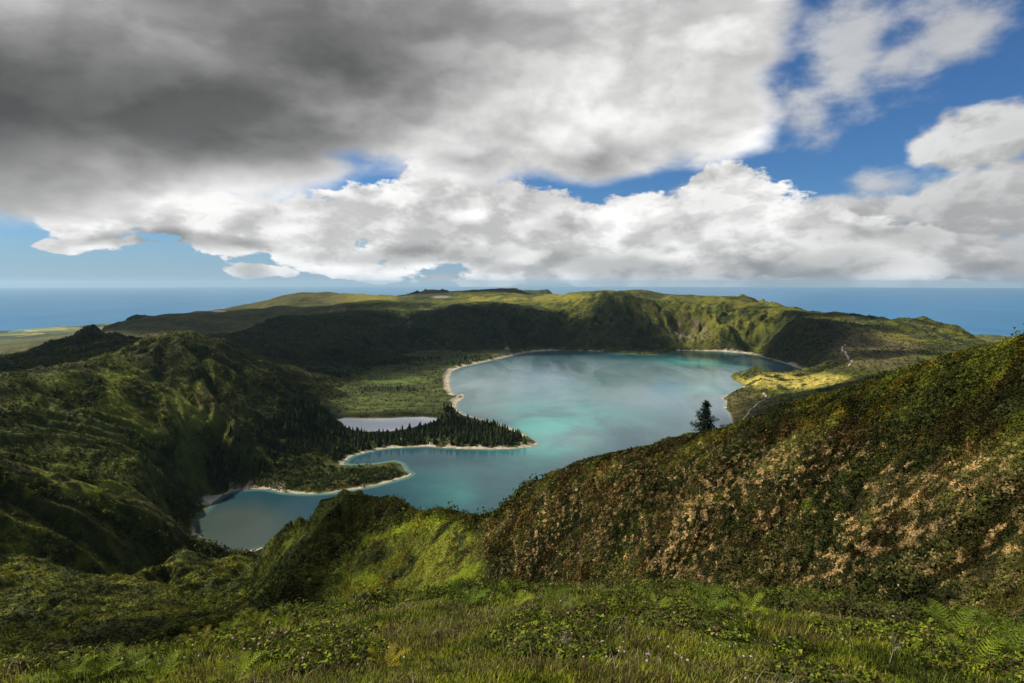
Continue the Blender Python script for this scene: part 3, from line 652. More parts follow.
sun = bpy.data.lights.new('sun', 'SUN'); sun.energy = 5.0; sun.angle = math.radians(.5); sun.color = (1, .93, .78)
so = bpy.data.objects.new('sun', sun); COL.objects.link(so)
from mathutils import Vector
L = Vector((math.sin(SUN_AZ) * math.cos(SUN_EL), math.cos(SUN_AZ) * math.cos(SUN_EL), math.sin(SUN_EL)))
so.rotation_euler = L.to_track_quat('Z', 'Y').to_euler()

cam = bpy.data.cameras.new('camera'); co = bpy.data.objects.new('camera', cam); COL.objects.link(co)
cam.sensor_width = 36; cam.lens = FPX / 1024 * 36; cam.clip_start = .05; cam.clip_end = 300000
co.location = (0, 0, EYE); co.rotation_euler = (math.pi / 2 - TH, 0, 0); scene.camera = co
scene.view_settings.view_transform = 'Standard'; scene.view_settings.look = 'None'; scene.view_settings.gamma = 1; scene.view_settings.exposure = .3
cy = scene.cycles; cy.max_bounces = 5; cy.diffuse_bounces = 2; cy.glossy_bounces = 2; cy.transparent_max_bounces = 8; cy.volume_bounces = 0
cy.use_denoising = True
# ---------------------------------------------------------------- what is in view from about here (for spending detail where it shows)
TT = (Z - EYE) / RR
cm = np.maximum.accumulate(TT, axis=0)
seen = TT >= cm - 0.012
dT = np.abs(np.gradient(np.maximum.accumulate(TT, axis=0), axis=0)) + 0.0006
LRM = np.gradient(LR)[:, None]; dAZ = np.gradient(AZ)[None, :]
def scatter(n, r0, r1, weight=1.0, az=0.79, seed=1):
    """n points on the ground, spread evenly over what the eye sees"""
    g = np.random.default_rng(seed)
    m = (RR > r0) & (RR < r1) & (np.abs(AA) < az) & seen & (SD > 1.5) & (sp > 1)
    wgt = (dT * dAZ * m * weight).ravel(); cs = np.cumsum(wgt); cs /= cs[-1]
    k = np.searchsorted(cs, g.random(n)); iy, ix = np.unravel_index(k, Z.shape)
    iy = np.clip(iy, 1, nr - 2); ix = np.clip(ix, 1, na - 2)
    lr = LR[iy] + (g.random(n) - .5) * LRM[iy, 0]; a = AZ[ix] + (g.random(n) - .5) * dAZ[0, ix]
    r = np.exp(lr); return r * np.sin(a), r * np.cos(a), r, iy, ix
def unit(v): return v / (np.linalg.norm(v, axis=-1, keepdims=True) + 1e-9)
def leaves(name, x, y, size, col, k, mat, label, seed, squash=.75, lift=.25, cat='shrubs', elong=1.0, ls_=1.0):
    """k small leaf-sized triangles spread through a low mound at each point"""
    g = np.random.default_rng(seed); n = len(x); z = ground_at(x, y)
    P = np.stack([x, y, z], -1)[:, None, :]; s = size[:, None, None]
    d = unit(g.normal(size=(n, k, 3))); d[..., 2] = np.abs(d[..., 2]) * squash
    c = P + d * s * (g.random((n, k, 1)) ** .5) * .8; c[..., 2] += lift * s[..., 0] * 0
    nrm = unit(d * .9 + g.normal(size=(n, k, 3)) * .55)
    u = unit(np.cross(nrm, g.normal(size=(n, k, 3)))); v = np.cross(nrm, u)
    ls = s * ls_ * (.38 + .35 * g.random((n, k, 1)))
    tri = np.stack([c - u * ls * .5 - v * ls * .4, c + u * ls * .5 - v * ls * .4, c + v * ls * .8 * elong], 2)
    V = tri.reshape(-1, 3); F = np.arange(len(V)).reshape(-1, 3)
    cc = col[:, None, None, :] * (1 + .45 * (g.random((n, k, 1, 1)) - .5)) * np.ones((1, 1, 3, 1))
    o = mesh_np(name, V, F, mat, col=cc.reshape(-1, 3))
    return tag(o, label, cat, kind='stuff')
LM = leaf_mat('heath_leaves', transl=.25)
# low shrubs of the near shoulder, knob and hummocks
x, y, r, iy, ix = scatter(175000, 10.5, 420, weight=np.where(RR < 13, .4, 1.0) * np.where(RR > 170, .6, 1), seed=3)
g = np.random.default_rng(5)
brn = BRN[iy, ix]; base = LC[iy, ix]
n1 = fbm(x / (.012 * r + .5), y / (.012 * r + .5), 93, 2)
n2 = fbm(x / 5, y / 5, 94, 3)
c = base * (1 + .9 * np.clip(n1, -.6, 1) + .7 * np.clip(n2, -.5, .6))[:, None]; k_ = (n2 < -.12)[:, None]; c = np.where(k_ & (brn < .5)[:, None], c * [1.25, .95, .9], c)
sz = np.clip(r * .0042, .05, 1.4) * (.6 + .9 * g.random(len(x))) * (1 + .6 * np.clip(n1, -1, 1))
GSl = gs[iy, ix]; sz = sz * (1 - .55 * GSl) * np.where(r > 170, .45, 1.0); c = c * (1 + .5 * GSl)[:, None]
isb = (brn > .5) & (g.random(len(x)) < .72)
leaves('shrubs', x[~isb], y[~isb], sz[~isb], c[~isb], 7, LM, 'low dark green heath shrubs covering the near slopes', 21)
leaves('dead_bracken', x[isb], y[isb], sz[isb] * .85, c[isb] * 1.0, 6, LM, 'dead tan bracken in patches on the right-hand slope', 22, squash=.5, cat='bracken')
# scrub and woods on everything farther, a few pixels per crown
x, y, r, iy, ix = scatter(110000, 420, 2450, weight=np.where(PX > 560, .35, 1.0) * (SD > 5) * (1 - .85 * floor_), seed=6)
base = LC[iy, ix]; lum = base.sum(1)
keep = g.random(len(x)) < np.clip(1.15 - (lum - .10) * 3.2, np.where(r > 1200, .45, .15), 1)
x, y, r, base = x[keep], y[keep], r[keep], base[keep]
leaves('scrub', x, y, np.where((r < 1000) & (y > 0), r * .0019, np.clip(r * .0026, 1.5, 4.5)) * (.5 + .8 * g.random(len(x))), base * (.75 + .5 * g.random((len(x), 1))), 4, LM, 'dense scrub and woodland on the far crater slopes', 23, squash=1.0, cat='scrub')
def bushes(n, r0, r1, w, s0, s1, k, colr, label, seed, name='bushes', ls=.62):
    x, y, r, iy, ix = scatter(n, r0, r1, weight=w, seed=seed); g = np.random.default_rng(seed + 1)
    c = LC[iy, ix] * .45 + np.array(colr)[g.integers(0, len(colr), len(x))] * .55
    leaves(name, x, y, (s0 + (s1 - s0) * g.random(len(x)) ** 2), c * (.6 + .8 * g.random((len(x), 1))), k, LM, label, seed + 2, squash=1.15, cat='bushes', ls_=ls)
CP_ = np.clip(fbm(X / 40, Y / 40, 131, 3) * 3 + .35, .03, 1.4)
bushes(4800, 420, 1500, CP_ * (1 - .9 * floor_) * (PX < 600), 2.0, 6.5, 14, [(.026,.036,.008),(.05,.062,.010),(.09,.11,.015)], 'separate bushes and tree crowns dotted over the left hills', 141)
bushes(3400, 100, 420, CP_ * (1 - .93 * gs) * (1 - .5 * kn), .6, 2.4, 18, [(.022,.030,.008),(.04,.05,.010),(.08,.10,.016)], 'separate bushes on the knoll and the hollows around it', 151, ls=.5)
bushes(2600, 26, 112, np.clip(fbm(X / 7, Y / 7, 132, 3) * 3 + .3, .03, 1.4) * rs,   .25, .95, 60, [(.016,.022,.006),(.03,.038,.009),(.065,.075,.014)], 'separate dark heath bushes standing out of the right-hand slope', 161, ls=.34)
edge = (RR > 6.2) * (RR < 13.5) * np.clip(fbm(X / 1.2, Y / 1.2, 133, 3) * 3 + .4, .02, 1.4)
bushes(1300, 6.2, 12.5, edge, .05, .20, 110, [(.03,.042,.008),(.07,.09,.014),(.14,.16,.018),(.018,.02,.008)], 'small bushes along the edge where the near grass drops away', 171, ls=.24)
print('leaves', round(time.time() - T0, 1))

# ---------------------------------------------------------------- conifer wood on the spit
def conifers(name, P, H, seed, label, col, tiers=4, sides=6, wid=.24):
    g = np.random.default_rng(seed); Vs = []; Fs = []; n = len(P); o = 0; wv = g.random((n, 1))
    for k in range(tiers):
        z0 = (.12 + .80 * k / tiers); z1 = min(1.0, z0 + .42); w = wid * (1 - k / tiers * .82)
        ang = np.arange(sides) / sides * 2 * math.pi
        a = ang[None] + g.random((n, 1)) * 6.28; rr_ = w * H[:, None] * (.7 + .7 * wv) * (.65 + .6 * g.random((n, sides)))
        ring = np.stack([P[:, 0, None] + rr_ * np.cos(a), P[:, 1, None] + rr_ * np.sin(a), P[:, 2, None] + H[:, None] * (z0 + (.06 * g.random((n, sides)) - .03))], -1)
        top = np.stack([P[:, 0], P[:, 1], P[:, 2] + H * z1], -1)[:, None]
        V = np.concatenate([ring, top], 1).reshape(-1, 3); b = np.arange(n)[:, None] * (sides + 1) + o
        f = np.stack([b + np.arange(sides), b + (np.arange(sides) + 1) % sides, b + sides + 0 * np.arange(sides)], -1).reshape(-1, 3)
        Vs.append(V); Fs.append(f); o += len(V)
    V = np.vstack(Vs); F = np.vstack(Fs); cv = g.random((n, 1))
    cc = np.concatenate([np.repeat(col * (.5 + 1.2 * cv), sides + 1, 0) for _ in range(tiers)])
    return tag(mesh_np(name, V, F, LM, col=cc), label, 'wood', kind='stuff')
def fill(poly, n, seed):
    g = np.random.default_rng(seed); xs = [p[0] for p in poly]; ys = [p[1] for p in poly]
    X_ = g.uniform(min(xs), max(xs), n * 4); Y_ = g.uniform(min(ys), max(ys), n * 4); k = inside(X_, Y_, poly); return X_[k][:n], Y_[k][:n]
wood = P2([(300,440),(325,433),(345,434),(380,434.5),(405,431.5),(428,426.5),(440,423),(455,421),(472,421.5),(490,426),(508,432),(520,437),(528,443),(513,444.5),(491,445.2),(464,445),(446,444.8),(428,443.4),(405,444.2),(378,446.2),(358,451.5),(342,459),(325,462),(300,462),(280,456)], 3)
def keepout(x, y):
    d = seg_dist(x, y, LAKE + [LAKE[0]]); q = seg_dist(x, y, POND + [POND[0]])
    return (d > 7) & (q > 3) & ~inside(x, y, POND) & ~inside(x, y, LAKE)
x1, y1 = fill(wood, 1500, 31); k = keepout(x1, y1); x1, y1 = x1[k], y1[k]
g = np.random.default_rng(32)
h = 4.5 + 9.5 * g.random(len(x1)) ** 1.3; h *= np.where(np.hypot(x1, y1) < 700, .8, 1)
conifers('conifer_wood', np.stack([x1, y1, ground_at(x1, y1) - .5], -1), h, 33, 'dark conifer wood on the spit between the pond and the lake', C(.034,.046,.013))
w2 = P2([(255,484),(262,476),(280,470),(310,467),(345,470),(370,469),(392,466),(400,469),(403,474),(395,478),(370,482),(340,486),(310,490),(280,486)], 3)
x2, y2 = fill(w2, 650, 34); k = keepout(x2, y2); x2, y2 = x2[k], y2[k]
h = 1.8 + 2.2 * g.random(len(x2))
leaves('scrub_wood', x2, y2, h * .75, (DARK * 1.5) * (.6 + .9 * g.random((len(x2), 1))), 26, LM, 'low rounded scrub wood on the narrow spit nearest the look-out', 35, cat='wood', squash=1.2, ls_=.75)
xs3, ys3 = [], []
for poly, nn in (([(200,460),(260,430),(300,415),(330,436),(300,465),(250,485),(215,480)], 220), ([(345,390),(385,386),(425,390),(425,393),(385,391.5),(345,394)], 22), ([(330,372),(370,365),(440,357),(440,360),(370,370),(332,380)], 220), ([(475,357),(440,364),(455,366),(480,361)], 60), ([(440,423),(444,405),(452,408),(462,418)], 60), ([(510,351),(560,347),(560,349),(512,354)], 40)):
    q = []
    for a, b in poly: q.append(pix_ground(a, b, 500, 2600)[:2])
    a, b = fill(q, nn, 40 + nn); xs3.append(a); ys3.append(b)
x3 = np.concatenate(xs3); y3 = np.concatenate(ys3); k = keepout(x3, y3); x3, y3 = x3[k], y3[k]
conifers('valley_trees', np.stack([x3, y3, ground_at(x3, y3) - .5], -1), 5 + 6 * g.random(len(x3)), 36, 'scattered dark trees on the crater floor and lower left slopes', DARK * 1.1)

# ---------------------------------------------------------------- grass of the lip
def blades(name, n, r0, r1, seed, hgt, wid, cols, label, lean=.5, mask=None, cat='grass'):
    x, y, r, iy, ix = scatter(n, r0, r1, seed=seed, az=.80, weight=1.0 if mask is None else mask)
    g = np.random.default_rng(seed + 1); z = ground_at(x, y); n = len(x)
    th = g.random(n) * 2 * math.pi; h = hgt * (.4 + .9 * g.random(n)) * (1 + .5 * fbm(x / .9, y / .9, 97, 3)); w_ = wid * (.7 + .6 * g.random(n)) * np.clip(r / 5, .8, 1.9)
    side = np.stack([np.cos(th), np.sin(th), 0 * th], -1) * w_[:, None]
    ld = th + math.pi / 2 + g.normal(size=n) * .5; ln = np.stack([np.cos(ld), np.sin(ld), 0 * th], -1) * (h * lean * (.3 + g.random(n)))[:, None]
    P = np.stack([x, y, z - .01], -1); up = np.stack([0 * h, 0 * h, h], -1)
    V = np.stack([P - side, P + side, P + up * .55 + ln * .3 - side * .7, P + up * .55 + ln * .3 + side * .7, P + up * .95 + ln], 1)
    b = np.arange(n)[:, None] * 5; F = np.concatenate([b + [0, 1, 3], b + [0, 3, 2], b + [2, 3, 4]], 0)
    cols = np.array(cols); q = np.clip((fbm(x / 1.1, y / 1.1, 98, 3) + .5) * len(cols) + g.normal(size=n) * .9, 0, len(cols) - .01).astype(int)
    c = cols[q] * (.6 + .8 * g.random((n, 1)))
    return tag(mesh_np(name, V.reshape(-1, 3), F, GM, col=np.repeat(c, 5, 0)), label, cat, kind='stuff')
GM = leaf_mat('grass_blades', transl=.4, var=.3)
blades('grass', 230000, 1.5, 13.5, 51, .058, .0035, [(.05,.06,.008),(.16,.19,.014),(.25,.28,.018),(.38,.37,.04),(.10,.075,.025),(.07,.09,.010),(.34,.29,.09),(.18,.21,.014)], 'short tussocky grass at the photographer\'s feet')
blades('dry_grass', 4500, 1.8, 11, 53, .09, .0028, [(.32,.26,.14),(.25,.19,.10),(.38,.34,.22)], 'dry straw coloured stalks mixed into the near grass', lean=.8, cat='dry grass', mask=np.clip(.1 + fbm(X / 1.7, Y / 1.7, 99, 3) * 2.2, .02, 2))
blades('moss_tufts', 45000, 1.8, 12, 55, .045, .007, [(.03,.04,.01),(.05,.065,.012),(.09,.05,.03),(.06,.04,.025)], 'brown and green moss tufts between the grass', lean=.9, cat='moss')
print('grass', round(time.time() - T0, 1))
# small heath bushes on the lip
lipw = np.clip(fbm(X / 1.5, Y / 1.5, 101, 3) * 3 + .15, 0, 1.5) * (RR > 3.4)
x, y, r, iy, ix = scatter(16000, 3.4, 13, weight=lipw + 1e-4, seed=57)
g = np.random.default_rng(58)
cs_ = np.array([(.04,.055,.010),(.08,.10,.014),(.17,.20,.02),(.09,.065,.03)])[g.integers(0, 4, len(x))]
leaves('heather', x, y, .04 + .05 * g.random(len(x)), cs_ * (.7 + .7 * g.random((len(x), 1))), 24, LM, 'small heather bushes growing through the near grass', 59, cat='heather', squash=1.1, elong=1.3, ls_=.5)
# tiny pale flower heads
fw = (el(230,655,70,22,3,9,.4,1.2) + el(640,660,140,25,3,9,.4,1.2) * .5 + .12) * (RR > 3) * (RR < 10.5)
x, y, r, iy, ix = scatter(150, 3, 10.5, weight=fw, seed=61); g = np.random.default_rng(62)
V = []; F = []; CC = []
for i in range(len(x)):
    zz = float(ground_at(x[i:i+1], y[i:i+1])[0]) + .05 + .06 * g.random(); s = .004 + .006 * g.random(); b = len(V)
    for k in range(6): a = k * math.pi / 3; V.append((x[i] + s * math.cos(a), y[i] + s * math.sin(a), zz + .3 * s * (k % 2)))
    V.append((x[i], y[i], zz + s)); V.append((x[i], y[i], zz - s))
    for k in range(6): F.append((b + k, b + (k+1) % 6, b + 6)); F.append((b + (k+1) % 6, b + k, b + 7))
    CC += [((.62,.56,.52) if g.random() < .6 else (.5,.36,.42))] * 8
tag(mesh_np('wildflowers', np.array(V), np.array(F), GM, col=np.array(CC)), 'tiny pale wildflower heads scattered through the near grass', 'wildflowers', kind='stuff')

# ---------------------------------------------------------------- ferns, each a plant of its own
FM = leaf_mat('fern_leaf', transl=.45, var=.2, rough=.6)
def frond_mesh(length, arch, width, col, seed):
    g = np.random.default_rng(seed); V = []; F = []; CC = []; N = 16
    pts = []
    for i in range(N + 1):
        t = i / N; pts.append(np.array([length * (t - .18 * t * t), 0, length * arch * (1.25 * t - .72 * t * t)]))
    def tri(a, b, c, q):
        k = len(V); V.extend([a, b, c]); F.append((k, k + 1, k + 2)); CC.extend([q] * 3)
    yv = np.array([0, 1., 0]); col = col * 1.25
    for i in range(N):
        a, b = pts[i], pts[i + 1]; t = i / N; w = .006 * length / .5 * (1 - t * .8) + .0008
        tri(a - yv * w, a + yv * w, b, col * .6)
        if t < .12: continue
        tan = unit(b - a); up_ = np.cross(tan, yv) * -1
        L_ = width * length * math.sin(math.pi * min(1, .16 + t * .84)) ** .8 * (1 - .25 * t)
        for s in (-1, 1):
            dirv = unit(yv * s + tan * .45 + up_ * (g.normal() * .12 - .12)); M = 6
            for j in range(M):
                u0 = j / M; q = a + dirv * L_ * u0; wl = L_ * .17 * (1 - u0 * .75)
                for s2 in (-1, 1):
                    tipv = unit(tan * s2 + dirv * .6)
                    tri(q, q + dirv * L_ / M * .95, q + dirv * L_ / M * .7 + tipv * wl, col * (.8 + .4 * g.random()))
    return np.array(V), np.array(F), np.array(CC)
def fern(px, py, rmin, rmax, size, nf, col, label, seed, group=None, heading=None, spread=6.28):
    g = np.random.default_rng(seed); x0, y0, z0 = pix_ground(px, py, rmin, rmax)
    root = bpy.data.objects.new('fern', None); COL.objects.link(root); root.location = (x0, y0, z0 - .01)
    tag(root, label, 'fern', group)
    for k in range(nf):
        V, F, CC = frond_mesh(size * (.75 + .4 * g.random()), .75 + .6 * g.random(), .23, np.array(col) * (.8 + .4 * g.random()), seed * 31 + k)
        a = (heading or 0) + (k + .5 * g.random()) / nf * spread - (spread / 2 if heading is not None else 0)
        roll = g.normal() * .25; ca, sa = math.cos(a), math.sin(a)
        y_ = V[:, 1] * math.cos(roll) - V[:, 2] * math.sin(roll) * .2; V = np.c_[V[:, 0] * ca - y_ * sa, V[:, 0] * sa + y_ * ca, V[:, 2]]
        mesh_np('frond', V, F, FM, parent=root, col=CC)
    return root
YG, GG, OG = (.22,.27,.02), (.10,.16,.018), (.24,.22,.02)
FERNS = [
 (102,676,.22,9,(.17,.22,.02),'leafy yellow-green fern in the largest clump at the lower left corner'),
 (68,682,.18,8,(.15,.19,.02),'yellow-green fern at the far left end of the corner clump'),
 (134,672,.19,8,(.13,.18,.02),'yellow-green fern at the right end of the corner clump, beside the dark hollow'),
 (163,678,.17,7,(.16,.21,.02),'small bright fern below the clump on the left edge of the grassy lip'),
 (235,684,.24,5,YG,'upright lime green fern frond standing in the grass near the bottom edge, left of centre'),
 (200,645,.20,6,OG,'golden fern on the grassy rim below the dark ravine, leftmost of the golden ones'),
 (228,637,.18,6,YG,'golden-green fern second along the rim below the dark ravine'),
 (256,630,.22,7,OG,'brightest golden fern tuft on the rim below the knob'),
 (283,625,.18,6,YG,'small golden-green fern on the rim, just right of the brightest golden tuft'),
 (386,668,.20,5,(.34,.26,.02),'yellow orange fern standing alone in the grass left of centre bottom'),
 (398,606,.22,6,YG,'bright fern on the rim at the foot of the green hollow'),
 (470,606,.30,7,GG,'green fern on the rim where the brown slope begins'),
 (516,607,.28,6,YG,'bright fern against the dark foot of the brown slope, centre'),
 (560,611,.26,7,GG,'mid green fern on the rim right of centre, below the tallest brown bracken'),
 (655,612,.24,6,YG,'light green fern on the rim below the middle of the brown slope'),
 (708,614,.34,7,GG,'spreading green fern at the foot of the brown slope, right of centre'),
 (748,615,.24,6,YG,'small light fern between the spreading green fern and the dark hollow'),
 (952,636,.36,6,(.15,.20,.02),'large arching fern in front of the dark hollow at the right'),
 (1008,655,.32,7,GG,'large green fern at the right edge of the picture'),
 (975,668,.30,5,YG,'small lime fern low in the grass between the two large right-hand ferns')]
for i, (a, b, s, nf, c_, lab) in enumerate(FERNS):
    fern(a, b, 1.2, 13, s, nf, c_, lab, 700 + i, group='ferns along the rim of the near grass')
# bare twigs
TW, n_ = mat_('dry_wood'); p = n_.new('ShaderNodeBsdfPrincipled'); n_.put(p.inputs['Base Color'], n_.mix(n_.noise(n_.new('ShaderNodeNewGeometry').outputs['Position'], 60, 3), (.16,.12,.09,1), (.34,.28,.22,1))); p.inputs['Roughness'].default_value = .9
o_ = n_.new('ShaderNodeOutputMaterial'); n_.put(o_.inputs[0], p.outputs[0])
def tube(V, F, a, b, ra, rb, n=6):
    a = np.array(a, float); b = np.array(b, float); d = unit(b - a); u = unit(np.cross(d, [.3, .2, .9])); v = np.cross(d, u); k = len(V)
    for p_, r_ in ((a, ra), (b, rb)):
        for i in range(n): t = 2 * math.pi * i / n; V.append(p_ + (u * math.cos(t) + v * math.sin(t)) * r_)
    for i in range(n): F.append((k + i, k + (i + 1) % n, k + n + (i + 1) % n, k + n + i))
def twig(px, py, h, seed, label):
    g = np.random.default_rng(seed); o = np.array(pix_ground(px, py, 1.2, 13)); V = []; F = []
    def grow(p, d, l, r, dep):
        q = p + d * l; tube(V, F, p, q, r, r * .6, 5)
        if dep:
            for _ in range(3): grow(q, unit(d + g.normal(size=3) * .5), l * .62, r * .55, dep - 1)
    grow(o, unit(np.array([.1, -.1, 1.])), h * .45, .006, 3)
    tag(mesh_np('bare_twig', np.array(V), np.array(F), TW), label, 'twig', 'bare dead twigs in the grass')
twig(560,655,.16,801,'pale bare dead twig standing in the grass near the bottom centre')
twig(890,664,.20,802,'pale bare dead twig standing in the grass at the lower right')
twig(240,668,.10,803,'short grey dead twig among the pale flowers at the lower left')

# ---------------------------------------------------------------- the lone pine on the shoulder
px_, py_ = 710, 437
az0 = float(ray(px_, 300)[0]); jr = (R > 50) & (R < 110); zc = ground_at(R[jr] * math.sin(az0), R[jr] * math.cos(az0)); k = np.argmax((zc - EYE) / R[jr]); r0 = R[jr][k]
o3 = np.array([r0 * math.sin(az0), r0 * math.cos(az0), zc[k]])
root = bpy.data.objects.new('pine_tree', None); COL.objects.link(root); root.location = o3
tag(root, 'lone dark pine tree standing on the ridge of the right-hand slope against the lake', 'tree')
g = np.random.default_rng(91); V = []; F = []; HT = 4.3
trunk = [np.array([.03 * math.sin(i), .03 * math.cos(i * 1.3), i * HT / 8 - .1]) for i in range(9)]
for i in range(8): tube(V, F, trunk[i], trunk[i + 1], .10 * (1 - i / 8.6), .10 * (1 - (i + 1) / 8.6), 8)
B = []
for i in range(62):
    t = np.clip(.03 + .93 * (i / 62) + g.normal() * .02, .02, .97); zb = t * HT; L_ = 1.75 * (1 - t) ** .85 * (.35 + .75 * g.random()) + .12
    if i % 11 == 3: L_ *= 1.35
    a = i * 2.4 + g.random() * .8; q = trunk[min(8, int(t * 8))] * [1, 1, 0] + [0, 0, zb]; e = q + np.array([math.cos(a) * L_, math.sin(a) * L_, (.1 + .35 * g.random()) * L_ + .05]); B.append((q, e, L_)); tube(V, F, q, e, .028, .008, 5)
mesh_np('trunk', np.array(V), np.array(F), TW, parent=root)
V = []; 
for q, e, L_ in B:
    nn = int(42 * L_ + 16)
    for _ in range(nn):
        u = .25 + .8 * g.random(); c0 = q + (e - q) * u + g.normal(size=3) * [.13, .13, .13] * (.5 + L_ * .5)
        for _2 in range(5):
            d = unit((e - q) * .5 + g.normal(size=3) + [0, 0, .5]); s = unit(np.cross(d, g.normal(size=3))); l = .09 + .07 * g.random()
            V += [c0 - s * .03, c0 + s * .03, c0 + d * l]
for _ in range(420):
    c0 = np.array([g.normal() * .35, g.normal() * .35, .12 + abs(g.normal()) * .16])
    c0 = c0 * [2.0, 1.6, 1.5]
    for _2 in range(5):
        d = unit(g.normal(size=3) + [0, 0, .4]); s = unit(np.cross(d, g.normal(size=3))); V += [c0 - s * .02, c0 + s * .02, c0 + d * .16]
V = np.array(V); cc = np.repeat((np.array([.018,.030,.010]) * (.6 + .9 * g.random((len(V) // 3, 1)))), 3, 0)
mesh_np('crown', V, np.arange(len(V)).reshape(-1, 3), LM, parent=root, col=cc)

# ---------------------------------------------------------------- unseen cloud added above the frame, cut to the shade wanted on the hills
CZ = 3300.0
lx_, ly_ = math.sin(SUN_AZ) / math.tan(SUN_EL), math.cos(SUN_AZ) / math.tan(SUN_EL)
def shade_at(px, py, rmin=400):
    x, y, z = pix_ground(px, py, rmin, 6000); k = CZ - z; return x + lx_ * k, y + ly_ * k
SH = [  # centre of the shade (column, row), half widths across and along in metres, turn in degrees, density
 (400,330,760,230,0,1.),(300,345,520,330,20,1.),(470,318,420,150,0,1.),(590,338,230,170,0,1.),(640,328,110,220,0,.9),(345,306,350,120,0,.5),
 (795,345,330,230,0,1.),(850,360,200,90,0,.6),(757,404,200,85,0,1.),(840,400,230,120,0,.9),(830,314,260,60,0,.45),
 (200,320,700,330,0,.9),(95,340,420,200,0,1.),(265,400,170,240,0,1.),(300,440,140,170,0,.8),(175,330,330,110,0,.7),
 (50,545,150,80,0,.9),(90,640,110,70,0,.85),(160,530,110,60,0,.8),(430,440,180,80,0,.75),(330,480,140,60,0,.7),
 (450,375,120,130,0,.4),(735,318,120,60,0,.6),(430,291,500,200,0,.7),(500,290.5,400,150,0,.7)]
pc_ = []
for a, b, rx, ry, tdeg, den in SH:
    cx_, cy_ = shade_at(a, b, 120 if b > 500 else 420); pc_.append((cx_, cy_, rx, ry, den))
gx_ = np.arange(min(q[0] - q[2] * 1.8 for q in pc_), max(q[0] + q[2] * 1.8 for q in pc_), 16.); gy_ = np.arange(min(q[1] - q[3] * 1.8 for q in pc_), max(q[1] + q[3] * 1.8 for q in pc_), 16.)
GX, GY = np.meshgrid(gx_, gy_); wx_ = GX + 60 * fbm(GX / 260, GY / 260, 111, 4); wy_ = GY + 60 * fbm(GX / 260, GY / 260, 115, 4)
Mx = np.full(GX.shape, -1.0)
for a, b, rx, ry, den in pc_: Mx = np.maximum(Mx, (1.0 - np.hypot((wx_ - a) / (rx * 1.25), (wy_ - b) / (ry * 1.25))) * (.6 + .4 * den) - (1 - den) * .1)
Mx = Mx + .15 * fbm(GX / 140, GY / 140, 119, 5)
LIT = [(0,0,330),(300,560,150),(400,570,150)]
for a, b, rr_ in LIT[:1]: Mx = np.minimum(Mx, (np.hypot(wx_ - lx_ * (CZ - EYE) - 50, wy_ - ly_ * (CZ - EYE) - 40) / 165 - 1) * 1.2)
for a, b, r1_, r2_, s_ in ((140,420,260,230,.8),(400,395,170,160,1.),(785,383,120,75,1.),(690,322,150,260,1.),(60,480,150,110,.9),(330,297,300,260,1.),(550,300,320,120,1.),(930,345,150,150,.9),(740,325,90,130,1.),(360,470,60,60,.6),(190,572,85,40,1.),(305,560,70,60,1.2),(400,575,85,75,1.5),(350,520,75,65,1.3),(590,385,400,420,1.),(660,375,260,300,1.),(470,470,200,130,1.),(500,385,150,200,.7),(110,600,60,40,.8)):
    q1, q2 = shade_at(a, b, 70 if (a > 340 and b > 500) else 150 if b > 540 else 420); Mx = np.minimum(Mx, (np.hypot((wx_ - q1) / r1_, (wy_ - q2) / r2_) - 1) * s_)
k = Mx > .0; id_ = np.arange(GX.size).reshape(GX.shape)
q = k[:-1, :-1] & k[1:, :-1] & k[:-1, 1:] & k[1:, 1:]
Fq = np.stack([id_[:-1, :-1], id_[:-1, 1:], id_[1:, 1:], id_[1:, :-1]], -1)[q]
th_ = 150 * np.sqrt(np.clip(Mx, 0, 1)) * (1 + .5 * fbm(GX / 90, GY / 90, 121, 4))
Vt = np.stack([GX, GY, CZ + th_], -1).reshape(-1, 3); Vb = np.stack([GX, GY, CZ - th_ * .4], -1).reshape(-1, 3)
F2 = np.vstack([Fq, Fq[:, ::-1] + GX.size]); V2 = np.vstack([Vt, Vb]); ms = np.tile(Mx.ravel(), 2)
u, inv = np.unique(F2, return_inverse=True)
m, n_ = mat_('cloud'); d_ = n_.new('ShaderNodeBsdfDiffuse'); d_.inputs[0].default_value = (.9, .9, .9, 1); tr = n_.new('ShaderNodeBsdfTransparent')
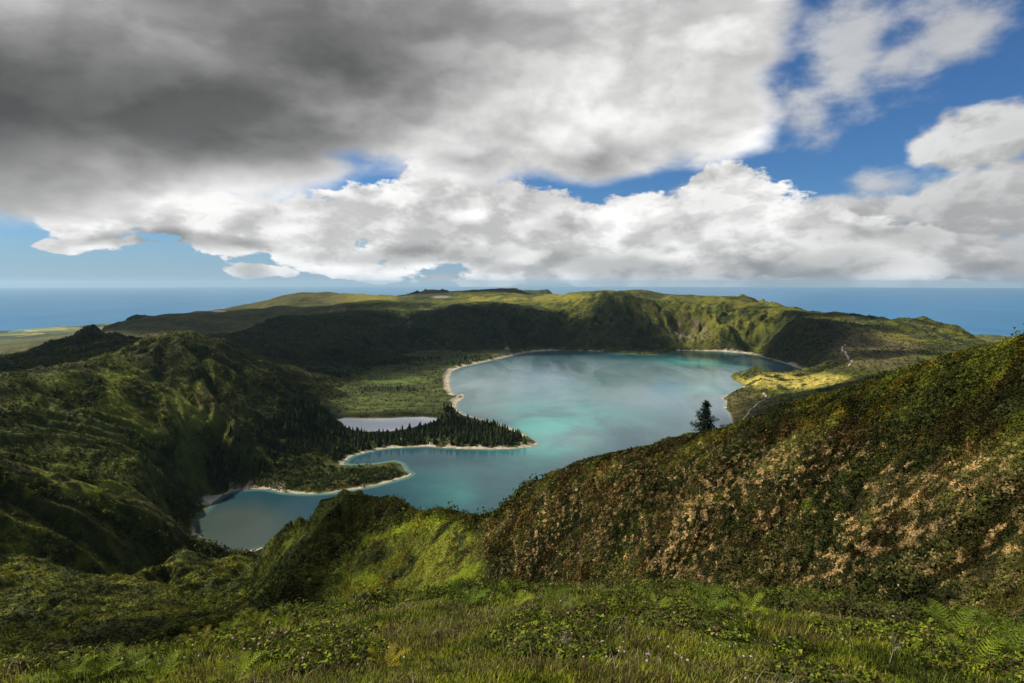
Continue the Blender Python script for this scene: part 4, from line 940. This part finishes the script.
th = n_.new('ShaderNodeAttribute', attribute_name='mass').outputs['Fac']; mx = n_.new('ShaderNodeMixShader'); n_.put(mx.inputs[0], n_.ss(0.0, .26, th, 0, .80)); n_.put(mx.inputs[1], tr.outputs[0]); n_.put(mx.inputs[2], d_.outputs[0])
o_ = n_.new('ShaderNodeOutputMaterial'); n_.put(o_.inputs[0], mx.outputs[0])
cl = mesh_np('shade_clouds', V2[u], inv.reshape(F2.shape), m, smooth_=True, extra={'mass': ms[u]})
tag(cl, 'unseen broken cloud added high over the crater to shade the hills', 'shade_clouds', kind='stuff')
elc = np.degrees(np.arctan2(V2[u][:, 2] - EYE, np.hypot(V2[u][:, 0], V2[u][:, 1])))
_, dd = None, None
dep_ = V2[u][:, 1] * math.cos(TH) - (V2[u][:, 2] - EYE) * math.sin(TH); v_ = V2[u][:, 1] * math.sin(TH) + (V2[u][:, 2] - EYE) * math.cos(TH)
qx = 512 + FPX * V2[u][:, 0] / dep_; qy = 341.5 - FPX * v_ / dep_; print('cloud verts inside frame', ((dep_ > 0) & (qx > 0) & (qx < 1024) & (qy > 0)).sum(), 'of', len(u))

# ---------------------------------------------------------------- air
bm = None
x0_, x1_, y0_, y1_, z0_, z1_ = -104000, 104000, -104000, 104000, -801.0 if Z.min() < -700 else SEA - 2, max(EYE + 2.5, float(Z.max()) + 3)
z0_ = min(SEA, float(Z.min())) - 1
V = np.array([(a, b, c) for a in (x0_, x1_) for b in (y0_, y1_) for c in (z0_, z1_)]); F = np.array([(0,1,3,2),(4,6,7,5),(0,4,5,1),(2,3,7,6),(0,2,6,4),(1,5,7,3)])
m, n_ = mat_('haze'); pv = n_.new('ShaderNodeVolumePrincipled'); pv.inputs['Color'].default_value = (.55, .80, 1.0, 1); pv.inputs['Density'].default_value = HAZE; pv.inputs['Anisotropy'].default_value = .2
o_ = n_.new('ShaderNodeOutputMaterial'); n_.put(o_.inputs[1], pv.outputs[0])
hz = mesh_np('haze', V, F, m); tag(hz, 'thin sea haze lying over the hills and ocean', 'haze', kind='stuff')
print('done', round(time.time() - T0, 1), 'z max', Z.max(), 'haze top', z1_)
